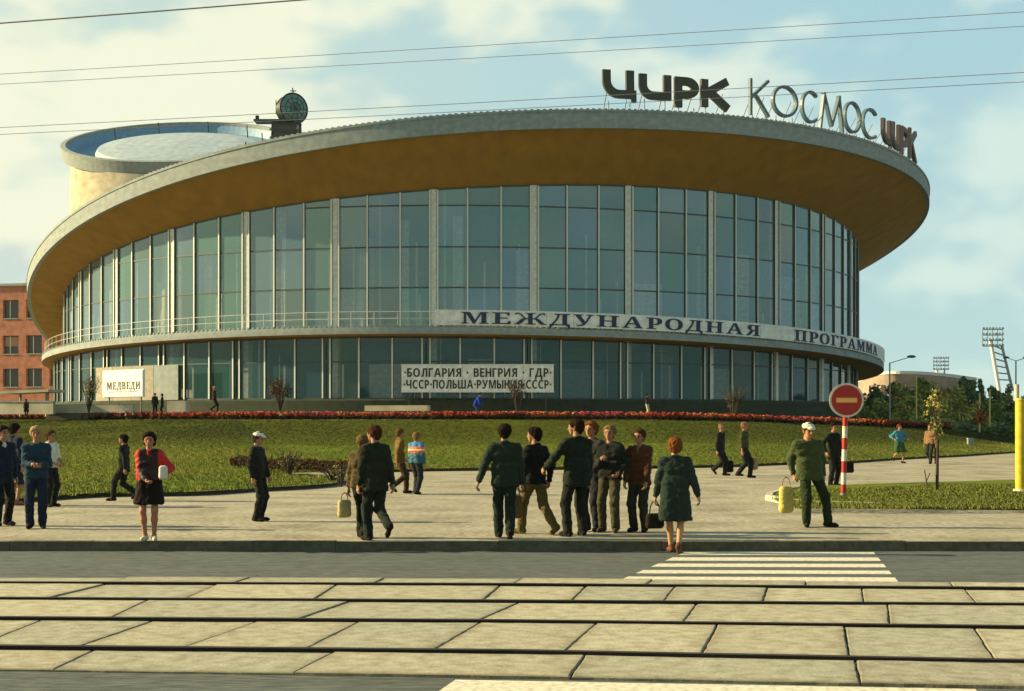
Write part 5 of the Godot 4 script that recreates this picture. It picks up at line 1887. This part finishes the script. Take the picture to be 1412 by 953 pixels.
	if look.has("cap"):
		var kf := Field.new(Vector3(-0.2, 0.0, -0.2), Vector3(0.2, 0.22, 0.25), 0.011, 0.01)
		for q in 8:
			var a0 := q * TAU / 8
			kf.bone(Vector3(0, 0.085, -0.01), Vector3(sin(a0) * 0.062, 0.076, cos(a0) * 0.068 - 0.01), 0.046, 0.046)
		kf.bone(Vector3(0.045, 0.058, 0.115), Vector3(-0.045, 0.058, 0.115), 0.018, 0.018)
		kf.bone(Vector3(0.03, 0.05, 0.138), Vector3(-0.03, 0.05, 0.138), 0.014, 0.014)
		kf.bone(Vector3(0.0, 0.058, 0.08), Vector3(0.0, 0.052, 0.125), 0.05, 0.02)
		kf.cut(Vector3(0, 0.04, 0.08), Vector3(0, -1, -0.06))
		var ks := Shape.new()
		ks.add(kf)
		part(p, "cap", ks.commit(), cloth(look.cap), Transform3D(hb, head))
	p.set_meta("left_hand", p.transform * (hand[0] + (hand[0] - elb[0]).normalized() * 0.075))
	p.set_meta("right_hand", p.transform * (hand[1] + (hand[1] - elb[1]).normalized() * 0.075))
	return p

func sole_dir(tip: float, toe: float) -> Vector3:
	return Vector3(-sin(toe) * sin(tip), -cos(tip), -cos(toe) * sin(tip))

func foot_dir(toe: float, tip: float) -> Vector3:
	return Vector3(sin(toe) * cos(tip), -sin(tip), cos(toe) * cos(tip))

func bag(label: String, grip: Vector3, w: float, h: float, d: float, turn: float, c: Color, handle := 0.16, category := "bag") -> void:
	var o := thing("handbag" if category == "bag" else "bundle", label, category, grip, turn)
	var f := Field.new(Vector3(-w / 2 - 0.08, -handle - h - 0.08, -d / 2 - 0.08), Vector3(w / 2 + 0.08, -handle + 0.08, d / 2 + 0.08), 0.014, 0.01)
	var r := d * 0.42
	for q in [[-1, 1], [1, 1], [-1, -1], [1, -1]]:
		f.bone(Vector3(q[0] * (w / 2 - r), -handle - h / 2 + q[1] * (h / 2 - r), 0), Vector3(-q[0] * (w / 2 - r), -handle - h / 2 + q[1] * (h / 2 - r), 0), r * (0.85 if q[1] > 0 else 1.0), r * (0.85 if q[1] > 0 else 1.0))
	var n := maxi(2, int((h - 2 * r) / (r * 0.7)) + 1)
	for i in range(1, n):
		var y := lerpf(-handle - h + r, -handle - r, float(i) / n)
		f.bone(Vector3(-(w / 2 - r), y, 0), Vector3(w / 2 - r, y, 0), r * 0.92, r * 0.92)
	var s := Shape.new()
	s.add(f)
	part(o, "pouch", s.commit(), cloth(c))
	if handle > 0.03:
		var last := Vector3(-w * 0.3, -handle, 0)
		for i in 8:
			var a := PI * (i + 1) / 8.0
			var q := Vector3(-cos(a) * w * 0.3, -handle + sin(a) * (handle + 0.005), 0)
			rod(o, "handle", last, q, 0.009, cloth(Color(c.r * 0.6, c.g * 0.55, c.b * 0.5)), 6)
			last = q

func people() -> void:
	M.skin = StandardMaterial3D.new()
	M.skin.vertex_color_use_as_albedo = true
	M.skin.roughness = 0.65
	M.skin.metallic_specular = 0.35
	var black := Color(0.018, 0.02, 0.017)
	var navy := Color(0.016, 0.024, 0.045)
	var bottle := Color(0.025, 0.045, 0.022)
	var brown := Color(0.075, 0.045, 0.02)
	var dark_hair := Color(0.022, 0.014, 0.009)
	var fair := Color(0.20, 0.12, 0.045)
	# ---- poses
	var stride := func(a: float, b := 0.13) -> Dictionary: return {"feet": [Vector3(0.07, 0.085, a), Vector3(-0.07, 0.085 + b, -a)], "toes": [0.08, -0.08], "heel": [0.0, 0.75 if b > 0.05 else 0.0], "drop": 0.02 + a * a * 0.3}
	var put := func(px: float, py: float, level := 0.0) -> Vector3: return on_ground(px, py, level)
	var tall := func(px: float, head: float, py: float) -> float: return (py - head) / FOCAL * (FOCAL * EYE / (py - 583.0))
	var toward := 0.0
	var away := PI
	var right := PI / 2
	var left := -PI / 2
	# ---- left group
	person("man in a dark suit with a white collar at the left edge of the picture", put.call(3, 725), 1.69, right * 0.55, {"jacket": navy, "trousers": black, "hair": dark_hair, "shirt": Color(0.7, 0.68, 0.6), "hem": 0.74, "collar_color": Color(0.65, 0.62, 0.52)})
	person("woman in a long dark blue coat between two men at far left", put.call(19, 697), 1.72, away * 0.8, {"jacket": navy, "hem": 0.46, "flare": 0.04, "hair": dark_hair, "long_hair": true, "bulk": 0.02, "shoes": Color(0.3, 0.14, 0.08)})
	person("fair-haired man in a blue shirt standing with hands held at his waist, far left", put.call(50, 729), 1.68, toward + 0.25, {"jacket": Color(0.022, 0.05, 0.075), "trousers": navy, "hair": Color(0.42, 0.30, 0.12), "bulk": 0.02, "hem": 0.86, "hands": [Vector3(0.07, 1.08, 0.24), Vector3(-0.05, 1.12, 0.24)], "grip": [1.0, 1.0], "collar_color": Color(0.12, 0.22, 0.27), "top": "shirt", "wide": 1.05})
	person("person in a white shirt seen behind the fair-haired man in blue", put.call(69, 699), 1.58, right * 0.7, {"jacket": Color(0.7, 0.68, 0.58), "trousers": black, "hair": Color(0.09, 0.04, 0.02), "short": true, "hem": 0.9, "hands": [Vector3(0.1, 1.0, 0.28), Vector3(-0.12, 1.0, 0.26)], "top": "shirt"})
	person("man in a black suit striding to the left along the lawn edge", put.call(171, 691), 1.43 * 1.06, left - 0.15, stride.call(0.27).merged({"jacket": black, "trousers": black, "hair": dark_hair, "shirt": Color(0.6, 0.58, 0.48), "hands": [Vector3(0.22, 0.83, -0.12), Vector3(-0.2, 0.84, 0.2)], "hem": 0.78}))
	var w := person("woman in a red cardigan and short dark dress standing at the kerb", put.call(206, 746), 1.60, toward + 0.1, {"jacket": Color(0.022, 0.014, 0.014), "sleeve": Color(0.42, 0.022, 0.012), "skirt": Color(0.02, 0.014, 0.012), "skirt_low": 0.60, "hem": 0.97, "hair": dark_hair, "long_hair": true, "bulk": 0.02, "bun": true, "shoes": Color(0.62, 0.58, 0.42), "feet": [Vector3(0.075, 0.085, 0), Vector3(-0.065, 0.085, 0.03)], "hands": [Vector3(0.27, 1.08, 0.16), Vector3(-0.02, 0.99, 0.22)], "shirt": Color(0.40, 0.022, 0.012), "grip": [0.9, 0.6], "skin": Color(0.36, 0.16, 0.09), "collar_color": Color(0.42, 0.022, 0.012), "top": "cardigan", "wide": 0.93})
	bag("small white paper bag in the left hand of the woman in red", w.get_meta("left_hand") + Vector3(0, 0.17, 0.02), 0.12, 0.20, 0.09, 0.2, Color(0.78, 0.74, 0.62), 0.01, "bundle")
	person("man in a white flat cap and black suit standing sideways by himself", put.call(356, 719), 1.56 * 1.01, right - 0.25, {"jacket": black, "trousers": black, "hair": Color(0.06, 0.05, 0.04), "cap": Color(0.75, 0.72, 0.62), "hem": 0.86, "hands": [Vector3(0.1, 0.88, 0.18), Vector3(-0.22, 0.86, -0.02)], "loose": 0.015, "lean": -0.02, "nod": 0.12})
	# ---- the pair walking left of centre
	w = person("slim person in a brown jacket half hidden by the striding dark-suited man", put.call(499, 742), 1.58, away - 0.3, stride.call(0.1, 0.0).merged({"jacket": Color(0.10, 0.075, 0.03), "trousers": black, "hair": Color(0.16, 0.11, 0.04), "hem": 0.86, "hands": [Vector3(0.25, 0.78, 0.0), Vector3(-0.24, 0.80, 0.0)], "wide": 0.9, "face": 0.3}))
	bag("pale satchel swinging beside the slim person in brown", w.get_meta("left_hand") + Vector3(-0.05, 0.0, 0.05), 0.24, 0.27, 0.11, 0.9, Color(0.55, 0.46, 0.22), 0.10)
	person("tall man in a dark suit striding away, one heel lifted, left of centre", put.call(518, 746), 1.70, away + 0.6, {"jacket": Color(0.026, 0.03, 0.018), "trousers": Color(0.02, 0.028, 0.02), "hair": Color(0.07, 0.03, 0.015), "feet": [Vector3(0.07, 0.085, 0.10), Vector3(-0.06, 0.24, -0.30)], "heel": [0.0, 0.9], "toes": [0.1, -0.1], "hands": [Vector3(0.26, 0.80, 0.08), Vector3(-0.24, 0.81, -0.12)], "hem": 0.76, "wide": 1.06, "face": 0.3, "lean": 0.03})
	person("boy in a tan jacket walking beside the boy in the striped sweater", put.call(551, 681), 1.63, right + 0.35, stride.call(0.2).merged({"jacket": Color(0.15, 0.095, 0.025), "trousers": Color(0.05, 0.035, 0.02), "hair": Color(0.14, 0.08, 0.03), "hem": 0.82, "hands": [Vector3(0.2, 0.9, 0.16), Vector3(-0.2, 0.84, -0.1)]}))
	person("boy in a blue sweater with an orange-red stripe across the chest", put.call(574, 682), 1.53, away - 0.5, stride.call(0.08, 0.0).merged({"jacket": Color(0.03, 0.16, 0.32), "band": Color(0.62, 0.10, 0.03), "band_low": Color(0.02, 0.09, 0.12), "trousers": Color(0.025, 0.03, 0.035), "hair": Color(0.22, 0.14, 0.05), "hem": 0.88, "collar": false, "top": "sweater"}))
	# ---- the group in the middle
	person("broad man in a dark green suit seen from behind, first of the centre group", put.call(696, 743), 1.745, away + 0.1, {"jacket": Color(0.026, 0.040, 0.024), "trousers": Color(0.018, 0.030, 0.021), "hair": dark_hair, "feet": [Vector3(0.07, 0.085, 0.20), Vector3(-0.06, 0.115, -0.20)], "heel": [0.0, 0.45], "drop": 0.02, "toes": [0.1, -0.1], "hands": [Vector3(0.40, 0.86, -0.02), Vector3(-0.27, 0.80, 0.02)], "elbow": [Vector3(1, 0, -0.4), Vector3(-1, -0.1, -1)], "wide": 1.14, "loose": 0.01, "hem": 0.80, "head_x": 0.0})
	w = person("young man in a black jacket and khaki trousers walking with his bag, centre", put.call(738, 737), 1.70, away + 0.75, {"jacket": Color(0.016, 0.017, 0.015), "trousers": Color(0.13, 0.10, 0.035), "hair": dark_hair, "feet": [Vector3(0.06, 0.085, 0.26), Vector3(-0.12, 0.13, -0.34)], "heel": [0.0, 0.5], "toes": [0.1, -0.1], "hands": [Vector3(0.24, 0.82, 0.14), Vector3(-0.26, 0.86, -0.05)], "shoes": Color(0.10, 0.08, 0.02), "hem": 0.83, "face": 0.5, "drop": 0.03})
	bag("tan and brown holdall carried low by the young man in khaki trousers", w.get_meta("left_hand") + Vector3(-0.03, 0.0, 0.08), 0.22, 0.36, 0.12, 0.5, Color(0.16, 0.10, 0.035), 0.12)
	person("tallest man in a dark suit reaching his hand towards the khaki-trousered man", put.call(795, 740), 1.80, away + 0.5, {"jacket": Color(0.018, 0.026, 0.016), "trousers": Color(0.016, 0.02, 0.015), "hair": Color(0.03, 0.015, 0.008), "feet": [Vector3(0.15, 0.085, 0.0), Vector3(-0.14, 0.085, 0.05)], "hands": [Vector3(0.38, 1.02, 0.28), Vector3(-0.25, 0.80, 0.05)], "hem": 0.76, "wide": 1.12, "face": 0.75, "loose": 0.012})
	person("auburn-haired man in a dark jacket partly hidden behind the tallest man", put.call(816, 733), 1.76, toward - 0.6, {"jacket": Color(0.03, 0.03, 0.028), "trousers": Color(0.025, 0.03, 0.035), "hair": Color(0.20, 0.075, 0.02), "bulk": 0.018, "hem": 0.86, "shirt": Color(0.4, 0.42, 0.4)})
	person("fair man in a black jacket holding one hand up at his chest, centre group", put.call(841, 734), 1.70, toward - 0.35, {"jacket": Color(0.022, 0.024, 0.02), "trousers": Color(0.065, 0.06, 0.03), "hair": Color(0.22, 0.14, 0.06), "hem": 0.86, "hands": [Vector3(0.2, 0.98, 0.16), Vector3(-0.06, 1.22, 0.26)], "grip": [0.6, 1.0], "feet": [Vector3(0.12, 0.085, 0.08), Vector3(-0.12, 0.085, 0.0)], "shoes": Color(0.06, 0.045, 0.03)})
	person("brown-haired man in a rust-brown jacket at the right of the centre group", put.call(882, 734), 1.64, toward - 0.5, {"jacket": Color(0.085, 0.035, 0.016), "trousers": Color(0.032, 0.034, 0.022), "hair": Color(0.07, 0.035, 0.015), "bulk": 0.016, "hem": 0.80, "hands": [Vector3(0.18, 0.84, 0.14), Vector3(-0.2, 0.86, 0.16)], "shirt": Color(0.16, 0.10, 0.06)})
	w = person("woman in a green coat walking away across the zebra crossing", put.call(931, 763, ROAD), 1.66, away - 0.08, {"jacket": Color(0.024, 0.040, 0.030), "hem": 0.50, "flare": 0.035, "hair": Color(0.20, 0.07, 0.02), "bulk": 0.022, "long_hair": true, "feet": [Vector3(0.06, 0.085, 0.16), Vector3(-0.05, 0.12, -0.14)], "heel": [0.0, 0.5], "hands": [Vector3(0.30, 0.84, 0.06), Vector3(-0.36, 0.84, 0.0)], "loose": 0.02, "wide": 1.08, "shoes": Color(0.16, 0.07, 0.035), "top": "coat", "skin": Color(0.40, 0.22, 0.10)})
	bag("dark handbag with a tan strap hanging from the green-coated woman's hand", w.get_meta("left_hand") + Vector3(0.0, 0.0, 0.02), 0.27, 0.22, 0.12, 0.3, Color(0.022, 0.018, 0.01), 0.17)
	# ---- right
	w = person("bald man in black walking on the far side of the square with a dark bag", put.call(992, 656), 1.74, right - 0.55, stride.call(0.17).merged({"cell": 0.026, "head_cell": 0.012, "jacket": black, "trousers": black, "hair": Color(0.25, 0.14, 0.09), "bulk": -0.004, "hem": 0.72, "loose": 0.02, "lean": 0.05}))
	bag("black bag at the side of the bald man in black", w.get_meta("left_hand") + Vector3(0.15, -0.1, 0.05), 0.36, 0.40, 0.16, 0.2, Color(0.015, 0.015, 0.013), 0.14)
	w = person("man in an olive sweater and black trousers on the far side of the square", put.call(1026, 659), 1.80, right - 0.5, stride.call(0.17, 0.05).merged({"cell": 0.026, "head_cell": 0.012, "jacket": Color(0.055, 0.065, 0.025), "trousers": black, "hair": Color(0.26, 0.12, 0.06), "bulk": 0.002, "hem": 0.93, "top": "sweater"}))
	bag("light string bag held by the man in the olive sweater", w.get_meta("left_hand") + Vector3(0.18, 0.02, 0.05), 0.26, 0.42, 0.18, 0.2, Color(0.42, 0.28, 0.13), 0.12)
	w = person("stout man in a green jacket and white cap standing with legs apart near the sign", put.call(1117, 727), 1.755, toward + 0.15, {"jacket": Color(0.060, 0.080, 0.030), "trousers": Color(0.022, 0.035, 0.014), "hair": Color(0.06, 0.045, 0.03), "cap": Color(0.72, 0.68, 0.52), "feet": [Vector3(0.30, 0.085, 0.05), Vector3(-0.06, 0.085, 0.0)], "toes": [0.7, -0.3], "hands": [Vector3(0.27, 0.86, -0.10), Vector3(-0.24, 0.88, -0.14)], "loose": 0.03, "wide": 1.16, "hem": 0.80, "skin": Color(0.42, 0.19, 0.09), "nod": 0.15, "sway": -0.04, "drop": 0.02, "face": 0.2})
	bag("bulging yellow bag beside the white-capped man in the green jacket", w.get_meta("right_hand") + Vector3(-0.13, 0.02, -0.05), 0.26, 0.46, 0.18, 0.4, Color(0.62, 0.52, 0.14), 0.14)
	w = person("man in a black suit standing just behind the road sign's post", put.call(1149, 671), 1.74, toward + 0.5, {"jacket": black, "trousers": black, "hair": dark_hair, "hem": 0.76, "hands": [Vector3(0.27, 0.82, 0.05), Vector3(-0.34, 0.95, 0.1)], "elbow": [Vector3(1, 0, -1), Vector3(-1, 0, -0.4)]})
	bag("black briefcase hanging behind the banded sign post", w.get_meta("left_hand") + Vector3(0.12, 0, 0), 0.40, 0.30, 0.13, 0.1, Color(0.014, 0.014, 0.012), 0.10)
	person("girl in a bright blue top running on the far path at right", put.call(1240, 639), 1.72, toward + 0.3, {"cell": 0.026, "head_cell": 0.012, "jacket": Color(0.05, 0.24, 0.34), "skirt": Color(0.05, 0.11, 0.04), "skirt_low": 0.5, "hair": Color(0.12, 0.04, 0.02), "long_hair": true, "hem": 0.92, "feet": [Vector3(0.08, 0.085, 0.15), Vector3(-0.12, 0.28, -0.28)], "heel": [0.0, 0.9], "hands": [Vector3(0.32, 1.08, 0.2), Vector3(-0.28, 1.05, 0.05)], "drop": 0.04, "top": "blouse"})
	person("person in a light brown top walking beneath the young tree at right", put.call(1283, 640), 1.70, toward - 0.6, stride.call(0.18).merged({"cell": 0.026, "head_cell": 0.012, "jacket": Color(0.28, 0.17, 0.07), "trousers": Color(0.025, 0.03, 0.02), "hair": Color(0.16, 0.06, 0.03), "long_hair": true, "hem": 0.88, "top": "sweater"}))
	# ---- small figures up by the hall
	var far := {"cell": 0.035, "head_cell": 0.016}
	person("distant walker in dark red before the lobby glass at left", at(295.5, 568, 94), 1.6, right, stride.call(0.2).merged({"cell": 0.035, "head_cell": 0.016, "jacket": Color(0.06, 0.018, 0.015), "trousers": Color(0.03, 0.025, 0.02), "hair": Color(0.4, 0.33, 0.18), "hem": 0.8}))
	person("distant person with reddish hair sitting low beside the square planter", at(213.5, 572, 94.5) , 1.35, away, {"cell": 0.035, "head_cell": 0.016, "jacket": black, "trousers": black, "hair": Color(0.35, 0.06, 0.03), "bulk": 0.02, "hem": 0.6})
	person("distant person in dark green next to the reddish-haired one", at(223.5, 572, 94.3), 1.3, left, {"cell": 0.035, "head_cell": 0.016, "jacket": Color(0.012, 0.035, 0.018), "trousers": black, "hair": dark_hair, "hem": 0.6})
	person("distant figure with a pale bundle standing before the right-hand glass", at(892.5, 575, 93.8), 1.45, right - 0.4, {"cell": 0.035, "head_cell": 0.016, "jacket": Color(0.03, 0.025, 0.02), "trousers": Color(0.6, 0.55, 0.36), "hair": dark_hair, "hem": 0.95, "hands": [Vector3(0.12, 0.98, 0.24), Vector3(-0.1, 1.0, 0.26)]})
	person("distant person in a vivid blue coat bending below the country poster", at(655, 573, 93.6), 1.5, right - 0.3, {"cell": 0.035, "head_cell": 0.016, "jacket": Color(0.02, 0.06, 0.42), "trousers": Color(0.02, 0.05, 0.2), "hair": dark_hair, "hem": 0.7, "lean": 0.32, "drop": 0.1, "hands": [Vector3(0.2, 0.7, 0.5), Vector3(-0.2, 0.75, 0.45)]})
	person("distant dark figure before the low cream wall at far left", at(36, 574, 93), 1.05, away, {"cell": 0.035, "head_cell": 0.016, "jacket": Color(0.03, 0.02, 0.018), "trousers": black, "hair": dark_hair, "hem": 0.45, "flare": 0.08})
